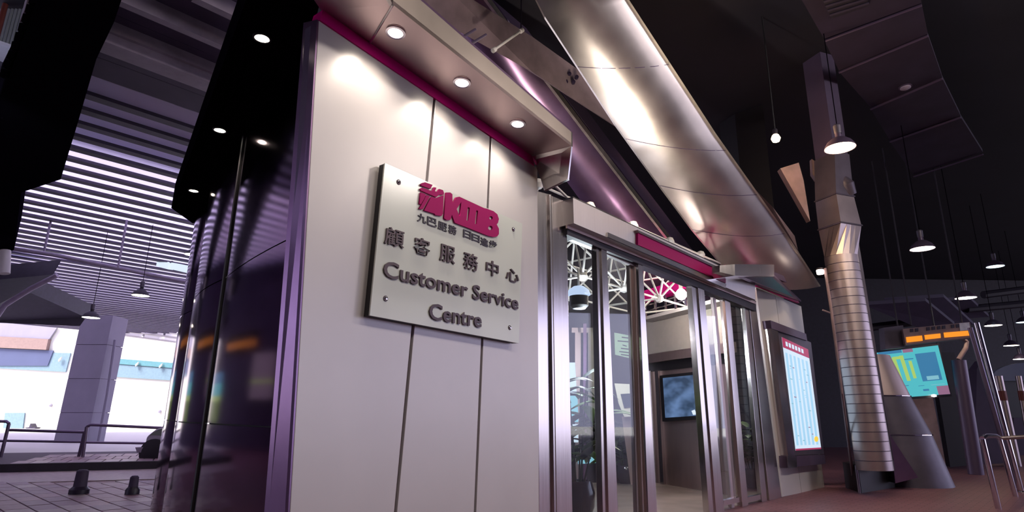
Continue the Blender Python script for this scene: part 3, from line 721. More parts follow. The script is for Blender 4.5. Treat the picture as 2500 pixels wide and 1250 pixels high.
# white display stand leaning behind the second bay
ds = thing('display_stand', 'cream angled display stand with a small dark screen inside the second glass bay', 'stand', onz(1530, 1190, 0))
SD = 8.6
slab('cabinet', [aty(x, y, SD) for x, y in ((1500, 936), (1542, 938), (1556, 980), (1556, 1016), (1524, 1018), (1510, 985))], Vector((.1, .35, 0)), 'cream', ds)
slab('screen', [aty(x, y, SD - .01) for x, y in ((1515, 962), (1545, 960), (1552, 993), (1524, 996))], Vector((0, .012, 0)), 'glass_dark', ds)
slab('pedestal', [aty(x, y, SD + .1) for x, y in ((1518, 1017), (1552, 1016), (1556, 1180), (1540, 1184))], Vector((.05, .2, 0)), 'bronze', ds)
lb = thing('daylight_panel', 'glowing aqua panel standing in for outside daylight at the back behind the palm', 'display', aty(1400, 1000, 11.0))  # glowing panels added for the daylight glimpsed through the back windows
slab('panel', [aty(x, y, 11.0) for x, y in ((1388, 966), (1410, 966), (1412, 1030), (1388, 1030))], Vector((0, .06, 0)), 'glow_aqua', lb)
slab('panel', [aty(x, y, 11.0) for x, y in ((1388, 885), (1404, 885), (1408, 960), (1388, 960))], Vector((0, .06, 0)), 'glow_white', lb)
slab('panel', [aty(x, y, 11.0) for x, y in ((1388, 1036), (1411, 1036), (1412, 1080), (1388, 1080))], Vector((0, .06, 0)), 'glow_white', lb)
lb2 = tag(slab('blue_monitor', [aty(x, y, 10.9) for x, y in ((1412, 1116), (1458, 1114), (1456, 1130), (1412, 1133))], Vector((0, .05, 0)), 'glow_aqua'), 'small low glowing screen between the palm leaves', 'display')

# plants
def leaf_data(base, d, L, w, droop):
    d = d.normalized(); side = d.cross(Z); side = side.normalized() if side.length > .01 else Vector((1, 0, 0))
    vs = []; n = 6
    for k in range(n + 1):
        t = k / n; p = base + d * (L * t) - Z * (droop * L * t * t)
        ww = w * math.sin(math.pi * (.08 + .92 * t)) * .5 + .001
        vs += [p - side * ww - Z * ww * .25, p, p + side * ww - Z * ww * .25]
    fs = []
    for k in range(n):
        for c in (0, 1):
            a = 3 * k + c; fs.append((a, a + 1, a + 4, a + 3))
    return vs, fs
def plant(label, base, pr, ph, h, nst, nl, mats, L=.5, w=.09, flare=.9):
    t = thing('potted_plant', label, 'plant', base)
    lathe('pot', base, [(pr * .6, 0), (pr * .95, ph * .35), (pr, ph * .7), (pr * .82, ph), (pr * .72, ph), (pr * .7, ph * .92), (.001, ph * .9)], 'pot', t)
    for s in range(nst):
        an = 2 * math.pi * s / nst + random.uniform(-.3, .3); lean = random.uniform(.05, .25)
        tip = base + Z * (h * random.uniform(.75, 1)) + Vector((math.cos(an), math.sin(an), 0)) * h * lean
        root = base + Z * ph * .85 + Vector((math.cos(an), math.sin(an), 0)) * pr * .3
        st = tube('stem', [root, lerp(root, tip, .5) + Z * .03, tip], [.012, .009, .005], 'leaf_dark', t, n=6)
        for k in range(nl):
            f = .25 + .75 * k / max(1, nl - 1); b = lerp(root, tip, f); a2 = random.uniform(0, 6.28)
            d = Vector((math.cos(a2), math.sin(a2), flare * random.uniform(.3, 1.1)))
            vs, fs = leaf_data(b, d, L * random.uniform(.6, 1.1), w, random.uniform(.3, .8))
            mesh('leaf', vs, fs, random.choice(mats), st, smooth=True, fix=False)
    return t
pb1 = onE(1412, 1250, .75); pb1 = Vector((pb1.x, pb1.y, .012))
plant('tall palm in a glossy dark pot behind the first glass bay', pb1, .19, .42, 1.6, 7, 10, ['leaf', 'leaf', 'leaf_dark'], .55, .13)
pb2 = onE(1842, 1214, .75); pb2 = Vector((pb2.x, pb2.y, .012))
plant('dense dark shrub in a pot behind the last glass bay', pb2, .18, .3, 1.15, 6, 11, ['leaf_dark', 'leaf_dark', 'leaf'], .3, .12)
pb3 = onE(1560, 1240, 2.0); pb3 = onz(1560, 1172, .012)
plant('bushy dark plant behind the second glass bay beside the display stand', onz(1528, 1180, .012), .2, .3, 1.0, 5, 8, ['leaf_dark'], .4, .1)

# white space frame over the entrance hall
tr = thing('space_frame', 'white space frame truss of thin bars over the entrance hall', 'truss', onE(1600, 640, .6))
n0, n1 = onE(1440, 492, .55), onE(1585, 567, .55)
ztop = n0.z; stp = 1.0
base = n0; ztop -= .07
def tn(i, j): return Vector((base.x, base.y, 0)) + A * (i * stp) + NE * (j * stp) + Z * ztop
def bnode(i, j): return Vector((base.x, base.y, 0)) + A * ((i + .5) * stp) + NE * ((j + .5) * stp) + Z * (ztop - .72)
def bar(p, q): tube('bar', [p, q], .016, 'white_bar', tr, n=6)
NI, NJ = range(-1, 5), range(0, 3)
for i in NI:
    for j in NJ:
        lathe('node', tn(i, j), [(.001, -.07), (.05, -.05), (.07, 0), (.05, .05), (.001, .07)], 'white_bar', tr, n=10)
        if i + 1 in NI: bar(tn(i, j), tn(i + 1, j))
        if j + 1 in NJ: bar(tn(i, j), tn(i, j + 1))
        if i + 1 in NI and j + 1 in NJ:
            b = bnode(i, j)
            lathe('node', b, [(.001, -.07), (.05, -.05), (.07, 0), (.05, .05), (.001, .07)], 'white_bar', tr, n=10)
            for (a_, c_) in ((0, 0), (1, 0), (0, 1), (1, 1)): bar(tn(i + a_, j + c_), b)
            if i + 2 in NI: bar(b, bnode(i + 1, j))
            if j + 2 in NJ: bar(b, bnode(i, j + 1))
# pipe between canopy and entrance
tag(tube('stay_rod', [onW(1352, 450, .1), onE(1390, 487, -.02)], .014, 'white_bar'), 'short pale stay rod from the canopy end down to the entrance header', 'rod')
# lamp clamped to the space frame
tl_c = onE(1413, 716, .95)
tlm = thing('truss_lamp', 'bluish white dome lamp with a black body clamped low on the space frame', 'lamp', tl_c)
lathe('dome', tl_c, [(.0005, .10), (.07, .085), (.13, .04), (.15, -.02), (.13, -.03)], 'lens_blue', tlm)
lathe('body', tl_c, [(.12, -.04), (.12, -.16), (.08, -.2), (.0005, -.2)], 'black', tlm)
tube('clamp', [tl_c + Z * .09, tl_c + Z * .32], .015, 'white_bar', tlm, n=8)
point('truss_light', tl_c + Vector((.1, .1, -.35)), 120, (.9, .92, 1.0), .1)
# interior light
area('hall_light', onE(1620, 700, 2.2) + Z * .6, (0, 0, -1), 2.5, 2.0, 170, (1, .90, .80))

# ================================================================== STEEL BEAMS OVERHEAD
def poly_beam(name, label, cat, L, R, dL, dR, thick, m, edges=None, seams=(), tail=0):
    # L and R: the two edges of the underside from near to far, with their distances
    n = len(L); lp = [aty(x, y, d) for (x, y), d in zip(L, dL)]; rp = [aty(x, y, d) for (x, y), d in zip(R, dR)]
    # run the near end up into the ceiling slab
    ea, eb = lp[0] - lp[1], rp[0] - rp[1]
    lp.insert(0, lp[0] + ea * ((7.62 - lp[0].z) / ea.z)); rp.insert(0, rp[0] + eb * ((7.62 - rp[0].z) / eb.z))
    if tail:
        lp.append(lp[-1] + (lp[-1] - lp[-2]).normalized() * tail); rp.append(rp[-1] + (rp[-1] - rp[-2]).normalized() * tail)
    n = len(lp); seams = [q + 1 for q in seams]
    nr = (lp[-1] - lp[1]).cross(rp[1] - lp[1]).normalized()
    if nr.dot(lp[0] - CAM) < 0: nr = -nr
    t = thing(name, label, cat, lerp(lp[0], rp[0], .5))
    K = 7; vs = []; fs = []
    for i in range(n):
        for k in range(K):
            s = k / (K - 1); vs.append(lerp(lp[i], rp[i], s) + nr * (0.0 - .16 * (1 - (2 * s - 1) ** 2)))
    for i in range(n - 1):
        for k in range(K - 1):
            a = i * K + k; fs.append((a, a + 1, a + K + 1, a + K))
    o = mesh('underside', vs, fs, m, t, smooth=True)
    back = lp + rp[::-1]
    slab('box', [p + nr * .32 for p in back], nr * thick, 'panel_dark', t)
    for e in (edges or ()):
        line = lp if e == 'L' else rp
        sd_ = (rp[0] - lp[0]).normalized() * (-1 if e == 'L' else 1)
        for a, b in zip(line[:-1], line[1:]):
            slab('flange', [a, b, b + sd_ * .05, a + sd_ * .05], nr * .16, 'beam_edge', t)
    for s in seams:
        i = min(int(s), n - 2); f = s - i
        a, b = lerp(lp[i], lp[i + 1], f), lerp(rp[i], rp[i + 1], f)
        ax = (lp[i + 1] - lp[i]).normalized() * .006
        vs = []; N2 = 6
        for k in range(N2 + 1):
            q = lerp(a, b, k / N2) + nr * (-.16 * (1 - (2 * k / N2 - 1) ** 2) - .004); vs += [q - ax, q + ax]
        mesh('seam', vs, [(2 * k, 2 * k + 1, 2 * k + 3, 2 * k + 2) for k in range(N2)], 'panel_dark', t)
    return t, lp, rp, nr
t1, l1, r1, nr1 = poly_beam('steel_beam', 'broad inclined steel beam with long bright highlights behind the entrance header', 'beam',
    [(1290, -40), (1330, 40), (1500, 300), (1590, 425), (1690, 560), (1800, 690)], [(1505, -40), (1530, 0), (1745, 330), (1830, 450), (1915, 570), (2000, 700)],
    [6.7, 6.9, 8.0, 8.6, 9.3, 10.0], [6.7, 6.9, 8.2, 8.7, 9.4, 10.1], .5, 'beam_steel', ('L', 'R'), (1.45, 2.3, 3.2, 4.0))
for px, py in ((1650, 352), (1470, 262)):
    pass
lathe('bolt_hole', aty(1649, 352, 8.25), [(.03, 0), (.001, .002)], 'black', t1, n=12, axis=-nr1)
poly_beam('steel_beam', 'dim purple steel beam with one bright edge between canopy and broad beam', 'beam',
    [(1080, 20), (1200, 190), (1300, 330), (1440, 520)], [(1225, 60), (1322, 190), (1450, 358), (1610, 565)],
    [8.3, 9.0, 9.8, 10.8], [8.3, 9.0, 9.8, 10.9], .45, 'steel_purple', ('R',), (), 2.0)
# concrete beam across
cb = thing('concrete_beam', 'stained concrete beam crossing behind the steel canopy', 'beam', aty(1300, 135, 6.4))
ct = [aty(x, y, d) for x, y, d in ((1060, -60, 6.8), (1300, 90, 8.2), (1600, 305, 10.0))]
cb_ = [aty(x, y, d) for x, y, d in ((990, 5, 6.8), (1300, 176, 8.2), (1600, 370, 10.0))]
for i in (0, 1):
    slab('face', [ct[i], ct[i + 1], cb_[i + 1], cb_[i]], Vector((-.2, .35, .35)), 'concrete', cb)
for dx, dy in ((0, -12), (-18, -4), (18, -4), (-8, 8), (10, 8)):
    lathe('bolt', aty(1390 + dx, 192 + dy, 8.66), [(.034, -.05), (.034, .012), (.001, .016)], 'ink', cb, n=8, axis=-Fv)
br = thing('pipe_bracket', 'short pale pipe with capped ends under the concrete beam', 'bracket', aty(1240, 98, 7.4))
tube('pipe', [aty(1206, 122, 7.2), aty(1273, 75, 7.5)], .018, 'white_bar', br)
for x, y, d in ((1206, 122, 7.2), (1273, 75, 7.5)):
    lathe('cap', aty(x, y, d), [(.001, -.04), (.034, -.03), (.034, .03), (.001, .04)], 'white_bar', br, n=12, axis=aty(1273, 75, 7.5) - aty(1206, 122, 7.2))
pp = aty(1272, 72, 7.5)
tube('hanger', [pp, Vector((pp.x, pp.y, 7.6))], .01, 'dark', br)
# lit web of the broad beam at its foot and the warm gusset plate
wb = tag(slab('beam_web', [aty(x, y, d) for x, y, d in ((1822, 440, 9.0), (1886, 505, 9.3), (1940, 576, 9.8), (1948, 610, 10.0), (1984, 688, 10.6), (1958, 684, 10.4), (1896, 585, 9.9))], Vector((.1, .35, .1)), 'concrete'), 'warm lit web plate beside the foot of the broad beam', 'plate')
gsp = tag(slab('gusset_plate', [aty(x, y, 9.6) for x, y in ((1905, 411), (1950, 397), (1962, 440), (1978, 540))], Vector((.06, .25, .05)), 'concrete'), 'small tapered plate glowing amber beside the duct head', 'plate')
tag(slab('hanger_plate', [aty(x, y, 10.2) for x, y in ((1982, 388), (1996, 398), (1994, 440), (1984, 425))], Vector((.06, .2, .05)), 'concrete'), 'narrow dim plate close to the duct head', 'plate')
# tall black box filling the black void between poster wall and duct
pA, pB = onz(2018, 1186, 0), onz(2098, 1196, 0)
pdv = (pB - pA)
struct(obox('black_upright', pA + NE * .75, pdv * .75, NE * .6, Z * 7.5, 'black'))

# spot lights added above the kiosk for highlights along the beams, without fixtures
for k, (x, y, dist, tx, ty, td, e, col) in enumerate(((1560, 610, 7.0, 1560, 330, 8.4, 260, (1, .86, .66)), (1480, 560, 6.4, 1470, 120, 7.4, 200, (1, .88, .72)), (1700, 660, 7.6, 1760, 480, 9.2, 120, (1, .82, .62)))):
    src = aty(x, y, dist); tg = aty(tx, ty, td)
    spot('beam_fill', src, tg - src, e, 80, col, .8, .06)

# ================================================================== PENDANT LAMPS
def pendant(px, py, dist, r, lens, label, energy, col, group, ztop=7.6, shade='panel_dark'):
    c = aty(px, py, dist)
    t = thing('pendant_lamp', label, 'lamp', c, group)
    lathe('shade', c, [(r, 0), (r * .97, r * .12), (r * .78, r * .45), (r * .45, r * .72), (r * .22, r * .82), (r * .2, r * 1.15), (r * .001, r * 1.18)], shade, t)
    lathe('lens', c, [(.0005, r * .03), (r * .6, r * .03), (r * .96, r * .02)], lens, t)
    lathe('lamp_housing', c, [(r * .24, r * 1.1), (r * .26, r * 1.7), (r * .18, r * 1.8), (.0005, r * 1.82)], 'duct_flat', t, n=14)
    tube('cord', [c + Z * r * 1.8, Vector((c.x, c.y, ztop))], .008, 'soffit_black', t, n=6)
    if energy: spot('pendant_beam', c - Z * .03, (0, 0, -1), energy, 130, col, .5, r * .6)
    return t
GR = 'pendant lamps over the right concourse'
for px, py, d, r, lens, lab, e in (
    (2051, 362, 8.2, .215, 'lens_orange', 'largest glowing pendant lamp, hanging over the head of the metal duct', 160),
    (2252, 608, 11.2, .215, 'lens_pink', 'pendant lamp with a pinkish disc alone in the dark right of the duct', 90),
    (2358, 728, 13.6, .215, 'lens_warm', 'pendant lamp with a visible bell shade above the orange display board', 80),
    (2430, 651, 16.5, .22, 'lens_cool', 'pendant lamp with an icy blue disc, upper of the two blue ones', 0),
    (2425, 795, 17.5, .22, 'lens_warm', 'warm pendant lamp directly right of the tall chrome pole head', 40),
    (2500, 787, 20.0, .22, 'lens_cool', 'pale blue pendant lamp cut by the picture edge', 0),
    (2469, 844, 22.0, .24, 'lens_warm', 'far warm pendant lamp, second one down on the right', 0),
    (2492, 877, 22.5, .24, 'lens_warm', 'far warm pendant lamp, lowest one on the right', 0)):
    pendant(px, py, d, r, lens, lab, e, (1, .74, .48), GR)
GL = 'pendant lamps over the left lane'
for px, py, d, r, lab, e in ((467, 622, 13.5, .15, 'pendant lamp almost touching the bulging steel wall, highest of the left lane', 30),
    (343, 722, 16.0, .22, 'pendant lamp under the bright louvres, middle one of the left lane', 30), (222, 776, 16.5, .22, 'pendant lamp in front of the grey column, lowest of the left lane', 30)):
    pendant(px, py, d, r, 'lens_warm', lab, e, (1, .8, .55), GL, ztop=ZD, shade='dark')
# bare bright lamp with its bracket
c = aty(1894, 338, 8.6)
t = thing('spot_lamp', 'dazzling bare amber lamp alone on the black ceiling', 'lamp', c)
lathe('bulb', c, [(.001, -.07), (.05, -.05), (.07, 0), (.05, .05), (.03, .07)], 'lens_orange', t)
lathe('socket', c, [(.035, .06), (.04, .14), (.03, .16), (.001, .165)], 'dark', t, n=12)
tube('stem', [c + Z * .15, Vector((c.x, c.y, 7.6))], .012, 'black', t)
point('bare_lamp', c - Z * .12, 70, (1, .62, .30), .06)
c = aty(2002, 662, 9.4)
t = thing('wall_lamp', 'small round amber lamp on the thin conduit beside the duct', 'lamp', c)
lathe('lens', c, [(.001, -.06), (.05, -.05), (.055, 0), (.05, .03)], 'lens_pink', t)
lathe('back', c, [(.052, .02), (.05, .05), (.001, .06)], 'dark', t)
tube('arm', [c + Vector((0, .02, .04)), aty(2012, 668, 9.5)], .015, 'dark', t)

# ================================================================== METAL DUCT
DY = 9.8
du = thing('air_duct', 'tall galvanised air duct with a tapered square head and ringed round pipe', 'duct', onz(2138, 1195, 0))
top, bot = aty(2053, 628, DY), aty(2136, 1147, DY)
bot = Vector((lerp(top.x, bot.x, .5), lerp(top.y, bot.y, .5), bot.z)); top = Vector((bot.x, bot.y, top.z))
top = aty(2053, 628, DY); bot = aty(2136, 1147, DY)
Rr = .255
prof = []; Ht = (top - bot).length; nr_ = 24
for k in range(nr_):
    h = Ht * k / nr_; prof += [(Rr, h + .002), (Rr, h + Ht / nr_ - .010), (Rr - .003, h + Ht / nr_ - .006)]
lathe('round_pipe', bot, [(Rr, 0), (Rr, Ht)], 'duct', du, n=40, axis=top - bot)
dax = (top - bot).normalized()
for k in range(1, nr_):
    lathe('joint_ring', bot + dax * (Ht * k / nr_), [(Rr, -.006), (Rr + .004, -.004), (Rr + .004, .004), (Rr, .006)], 'rib', du, n=32, axis=dax)
dv = Vector((.12, .30, 0))
def sq(name, pts, dd, m='duct_flat', vec=None): return slab(name, [aty(x, y, d) for (x, y), d in zip(pts, dd)], vec or dv, m, du)
# square-to-round head
def ringpts(c, r, n=16, ax=None): return [c + Vector((math.cos(2 * math.pi * k / n), math.sin(2 * math.pi * k / n), 0)) * r for k in range(n)]
def sqring(c, hx, hy, n=16, ang=.35):
    out = []
    for k in range(n):
        t_ = 2 * math.pi * k / n; x, y = math.cos(t_), math.sin(t_); m_ = max(abs(x), abs(y)); x, y = x / m_ * hx, y / m_ * hy
        out.append(c + Vector((x * math.cos(ang) - y * math.sin(ang), x * math.sin(ang) + y * math.cos(ang), 0)))
    return out
def loft(name, rings, m):
    n = len(rings[0]); vs = [p for r in rings for p in r]; fs = []
    for i in range(len(rings) - 1):
        for k in range(n): fs.append((i * n + k, i * n + (k + 1) % n, (i + 1) * n + (k + 1) % n, (i + 1) * n + k))
    fs.append(tuple(range(n))); fs.append(tuple(range((len(rings) - 1) * n, len(rings) * n)))
    return mesh(name, vs, fs, m, du)
c0 = top; c1 = aty(2050, 556, DY); c2_ = aty(2037, 486, DY); c3 = aty(2030, 385, DY)
loft('taper', [ringpts(c0, Rr), sqring(c1, .23, .23)], 'duct')
loft('square_section', [sqring(c1 + Z * .012, .23, .23), sqring(c2_, .20, .22)], 'duct')
loft('square_head', [sqring(c2_ + Z * .012, .20, .22), sqring(c3, .17, .22)], 'duct_flat')
loft('collar', [sqring(c1 - Z * .012, .245, .245), sqring(c1 + Z * .012, .245, .245)], 'rib')
loft('collar', [sqring(c2_ - Z * .012, .215, .235), sqring(c2_ + Z * .012, .215, .235)], 'rib')
tube('elbow', [aty(2055, 440, DY - .1), aty(2068, 452, DY - .15), aty(2076, 475, DY - .1)], [.10, .12, .10], 'duct_flat', du, n=14)
loft('head_stub', [sqring(c3, .16, .2), sqring(Vector((c3.x, c3.y, 7.6)), .16, .2)], 'dark_purple')
slab('cladding', [aty(x, y, DY + .35) for x, y in ((2078, 590), (2094, 575), (2158, 968), (2186, 1150), (2120, 1150))], Vector((.1, .3, 0)), 'duct_flat', du)
slab('door_panel', [aty(x, y, DY + .25) for x, y in ((2138, 968), (2155, 966), (2182, 1124), (2166, 1126))], Vector((.05, .1, 0)), 'dark', du)
bx0 = aty(2093, 1147, DY - .3)
pbx = [onz(2104, 1204, 0), onz(2186, 1190, 0)]
obox('base_box', pbx[0], pbx[1] - pbx[0], Vector((.15, .75, 0)), Z * .42, 'black', du)
tube('base_edge', [pbx[0] + Vector((-.05, -.03, 0)), pbx[0] + Vector((-.05, -.03, .42))], .02, 'rib_light', du)
cdf = onz(2086, 1194, 0)
cdt = thing('conduit', 'thin conduit with a short side arm running down beside the ringed duct', 'pipe', cdf)
tube('conduit_pipe', [aty(2014, 655, 9.4), aty(2030, 760, 9.4), aty(2056, 960, 9.4), cdf], .022, 'concrete', cdt, n=8)
tube('side_arm', [aty(2008, 757, 9.4), aty(2027, 764, 9.4)], .014, 'concrete', cdt, n=8)

# ================================================================== RIGHT CONCOURSE
cone_c = onz(2215, 1182, 0); cv = thing('conical_kiosk', 'steel clad conical shaft leaning behind the duct', 'kiosk', cone_c)
CY = cone_c.y
levels = [(1182, 2215, 96), (1060, 2180, 80), (968, 2145, 66), (870, 2112, 52)]
rings = []
for (y, xc, hw) in levels:
    c = aty(xc, y, CY); e = aty(xc + hw, y, CY); r = (e - c).length
    rings.append((c, r))
for i in range(3):
    (ca, ra), (cb2, rb) = rings[i], rings[i + 1]
    n = 28; vs = []; fs = []
    for c, r in ((ca, ra), (cb2, rb)):
        for k in range(n): vs.append(c + Vector((math.cos(2 * math.pi * k / n), math.sin(2 * math.pi * k / n), 0)) * r)
    for k in range(n): fs.append((k, (k + 1) % n, n + (k + 1) % n, n + k))
    mesh('cladding', vs, fs, 'duct_flat' if i < 2 else 'bronze', cv, smooth=True)
    if i < 2:
        vs, fs = tube_data([cb2 + Vector((math.cos(t_ * .2244), math.sin(t_ * .2244), 0)) * (rb + .005) for t_ in range(29)], .012, 6)
        mesh('joint_ring', vs, fs, 'chrome', cv)
slab('skirt_plate', [aty(x, y, CY - 1.0) for x, y in ((2172, 1060), (2242, 1166), (2186, 1180), (2180, 1126))], Vector((.08, .3, 0)), 'steel_purple', cv)
# backlit map
MY = 14.2
def qm(pts, dy=0): return [aty(x, y, MY + dy) for x, y in pts]
mb = thing('map_board', 'glowing aqua route map board under the orange display sign', 'map board', aty(2230, 905, MY))
MQ = [(2140, 861), (2290, 843), (2320, 962), (2180, 972)]
def mq(s0, s1, t0, t1): return [bil(MQ, s, t) for s, t in ((s0, t0), (s1, t0), (s1, t1), (s0, t1))]
slab('case', qm([(2136, 856), (2293, 838), (2324, 968), (2178, 978)], .02), Vector((0, .2, 0)), 'dark', mb)
slab('map_sheet', qm(MQ), Vector((0, .02, 0)), 'map_cyan', mb)
slab('map_block', qm(mq(.60, .93, .12, .70), -.01), Vector((0, .01, 0)), 'map_blue', mb)
slab('map_block', qm(mq(.60, .98, .0, .10), -.01), Vector((0, .01, 0)), 'map_cyan', mb)
slab('legend_box', qm(mq(.68, .88, .60, .68), -.015), Vector((0, .005, 0)), 'map_pale', mb)
slab('title_tab', qm(mq(.42, .58, .0, .07), -.012), Vector((0, .01, 0)), 'map_pink', mb)
for (s0, s1, t0, t1) in ((.20, .27, .15, .72), (.34, .40, .12, .66), (.46, .51, .25, .62), (.22, .34, .13, .19), (.10, .14, .3, .8)):
    slab('route_line', qm(mq(s0, s1, t0, t1), -.012), Vector((0, .005, 0)), 'map_yellow', mb)
for (s0, s1, t0, t1) in ((.02, .40, .0, .06), (.14, .34, .75, .765), (.5, .6, .78, .79), (.72, .95, .78, .79), (.4, .55, .2, .22), (.56, .66, .86, .9)):
    slab('map_note', qm(mq(s0, s1, t0, t1), -.013), Vector((0, .005, 0)), random.choice(['map_pale', 'map_blue', 'map_blue']), mb)
slab('map_block', qm(mq(.80, 1.0, .82, 1.0), -.014), Vector((0, .005, 0)), 'map_pink', mb)
lathe('clip', aty(2280, 966, MY - .05), [(.001, -.03), (.05, -.02), (.05, .02), (.001, .03)], 'lens_pink', mb, n=10)
for x in (2200, 2290):
    p = aty(x, 850, MY + .1); tube('hanger', [p, Vector((p.x, p.y, 7.6))], .02, 'dark', mb, n=6)
# orange display sign
ls = thing('display_sign', 'hanging departure sign with three orange glowing readouts', 'sign', aty(2290, 812, 13.4))
def ql(pts, d=13.4): return [aty(x, y, d) for x, y in pts]
slab('sign_box', ql([(2204, 803), (2368, 786), (2374, 824), (2211, 842)]), Vector((.1, .25, 0)), 'concrete', ls)
slab('side_panel', ql([(2158, 800), (2205, 794), (2211, 848), (2162, 853)], 13.6), Vector((0, .2, 0)), 'duct_flat', ls)
for q in ([(2213, 823), (2251, 819), (2253, 832), (2215, 836)], [(2258, 818), (2296, 814), (2297, 825), (2260, 829)], [(2305, 812), (2366, 807), (2368, 819), (2307, 824)]):
    o = slab('readout', ql(q, 13.38), Vector((0, .02, 0)), 'led', ls)
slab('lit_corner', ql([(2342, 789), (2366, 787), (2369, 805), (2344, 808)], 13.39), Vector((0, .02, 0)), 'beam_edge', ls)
for x0 in (2222, 2234, 2262, 2275, 2288, 2300, 2322, 2334):
    y0 = 803 - (x0 - 2222) * .1
    slab('character_mark', ql([(x0, y0), (x0 + 8, y0 - 1), (x0 + 8.5, y0 + 7), (x0 + .5, y0 + 8)], 13.385), Vector((0, .01, 0)), 'ink', ls)
for x in (2225, 2350):
    p = aty(x, 795, 13.5); tube('hanger', [p, Vector((p.x, p.y, 7.6))], .02, 'dark', ls, n=6)
# block wall under the map, dark columns behind
struct(slab('wall_block', [aty(x, y, 15.2) for x, y in ((2198, 962), (2276, 962), (2312, 1150), (2240, 1160))], Vector((0, .2, 0)), 'concrete'))
struct(slab('black_upright_2', [aty(x, y, 15.6) for x, y in ((2275, 860), (2330, 860), (2385, 1135), (2320, 1140))], Vector((.1, .3, 0)), 'black'))
cp = thing('drain_pipe', 'purple downpipe with a dog-leg top between the map board and chrome pole', 'pipe', onz(2390, 1140, 0))
dpf = aty(2382, 1150, 14.0); dpf.z = 0
tube('pipe', [aty(2340, 880, 14.0), dpf], .15, 'panel_dark', cp, n=18)
tube('dog_leg', [aty(2340, 878, 14.0), aty(2358, 850, 14.0), aty(2360, 835, 14.0), aty(2350, 826, 14.0)], .05, 'concrete', cp, n=10)
struct(slab('wall_tiled', [aty(x, y, 16.5) for x, y in ((2385, 900), (2400, 880), (2470, 1130), (2380, 1135))], Vector((0, .3, 0)), 'dark_purple'))
def foot_at(x, y): return onz(x, y, 0)
f = foot_at(2494, 1203); tp = aty(2384, 788, f.y)
pl = thing('chrome_pole', 'tall chrome pole leaning out of the concourse floor beside the handrail', 'pole', f)
tube('shaft', [Vector(f), tp], .042, 'chrome', pl, n=16)
lathe('floor_flange', Vector(f), [(.11, 0), (.11, .02), (.07, .03)], 'chrome', pl)
f2 = foot_at(2482, 1196); tp2 = aty(2368, 800, f2.y)
p2 = thing('dark_pole', 'dark slim pole standing behind the chrome pole', 'pole', f2)
tube('shaft', [Vector(f2), tp2], .04, 'rail_dark', p2, n=12)
lathe('floor_flange', Vector(f2), [(.08, 0), (.08, .02), (.045, .03)], 'rail_dark', p2)
for pobj, tpp in ((pl, tp), (p2, tp2)):
    pass
hr = thing('handrail', 'looped tubular steel handrail at the edge of the concourse', 'handrail', foot_at(2438, 1240))
fa, fb_ = foot_at(2438, 1242), foot_at(2480, 1212)
ta, tb = aty(2398, 1072, fa.y), aty(2440, 1070, fb_.y)
tube('leg', [fa, ta], .035, 'chrome', hr, n=12); tube('leg', [fb_, tb], .035, 'chrome', hr, n=12)
tube('top_bar', [ta, lerp(ta, tb, .2) + Z * .04, lerp(ta, tb, .8) + Z * .04, tb], .035, 'chrome', hr, n=12)
tube('side_bar', [tb, aty(2540, 1064, fb_.y - .1)], .03, 'duct', hr, n=12)
# booth with arched window at the right edge
bo = thing('ticket_booth', 'booth with a dark arched window at the right edge of the concourse', 'booth', onz(2490, 1130, 0))
BY = 18.5
arch = [(2418, 930)] + [(2418 + 84 * (1 - math.cos(t_ * math.pi / 16)), 930 - 44 * math.sin(t_ * math.pi / 16)) for t_ in range(9)] + [(2540, 886), (2540, 930)]
slab('arched_window', [aty(x, y, BY) for x, y in arch], Vector((0, .1, 0)), 'facade_blue', bo)
slab('lower_panel', [aty(x, y, BY) for x, y in ((2475, 1020), (2540, 1020), (2560, 1110), (2480, 1112))], Vector((0, .3, 0)), 'dark_purple', bo)
slab('dark_opening', [aty(x, y, BY + .1) for x, y in ((2425, 930), (2540, 930), (2560, 1030), (2460, 1030))], Vector((0, .1, 0)), 'black', bo)
for (x0, x1, xb, lab) in ((2428, 2446, 2478, 'grey barrier drum post with an orange band, nearer the chrome pole'), (2480, 2492, 2500, 'grey barrier drum post with an orange band at the picture edge')):
    t = thing('banded_post', lab, 'post', aty(xb, 1105, 16.8), 'banded posts by the booth')
    a, b = aty((x0 + x1) / 2, 918, 16.8), aty(xb, 1108 if xb < 2490 else 1016, 16.8); b.z = 0; rr = .1 if xb < 2490 else .07
    tube('shaft', [a, b], rr, 'duct', t, n=16)
    tube('band', [lerp(a, b, .17), lerp(a, b, .28)], rr + .006, 'red_paint', t, n=16)
# ceiling panels on the right
rp_ = struct(thing('ceiling_3', None, None, onz(2120, 180, 7.0)))
def onR(x, y): return onz(x, y, 7.0)
strips = [((1940, -30), (2240, -60)), ((2012, 98), (2250, 10)), ((2048, 175), (2265, 85)), ((2125, 265), (2300, 190)), ((2172, 345), (2345, 285)), ((2230, 430), (2400, 375))]
for i in range(5):
    a, b = strips[i]; c_, d_ = strips[i + 1]
    slab('ceiling_panel', [onR(*a), onR(*b), onR(d_[0], d_[1] - 3), onR(c_[0], c_[1] - 3)], Z * .08, 'ceiling_panel', rp_)
    tube('joint_bar', [onR(*c_) - Z * .02, onR(*d_) - Z * .02], .02, 'panel_dark', rp_, n=6)
dt = thing('ceiling_detector', 'small round pale detector on the right ceiling panel', 'detector', onR(2210, 212))
lathe('dome', onR(2210, 212), [(.09, 0), (.085, -.03), (.05, -.05), (.001, -.055)], 'rib_light', dt)
lathe('base_ring', onR(2210, 212), [(.11, 0), (.11, -.012), (.09, -.014)], 'panel_dark', dt)
gv = thing('air_grille', 'dark louvred air grille in the right ceiling panel', 'grille', onR(2080, 10))
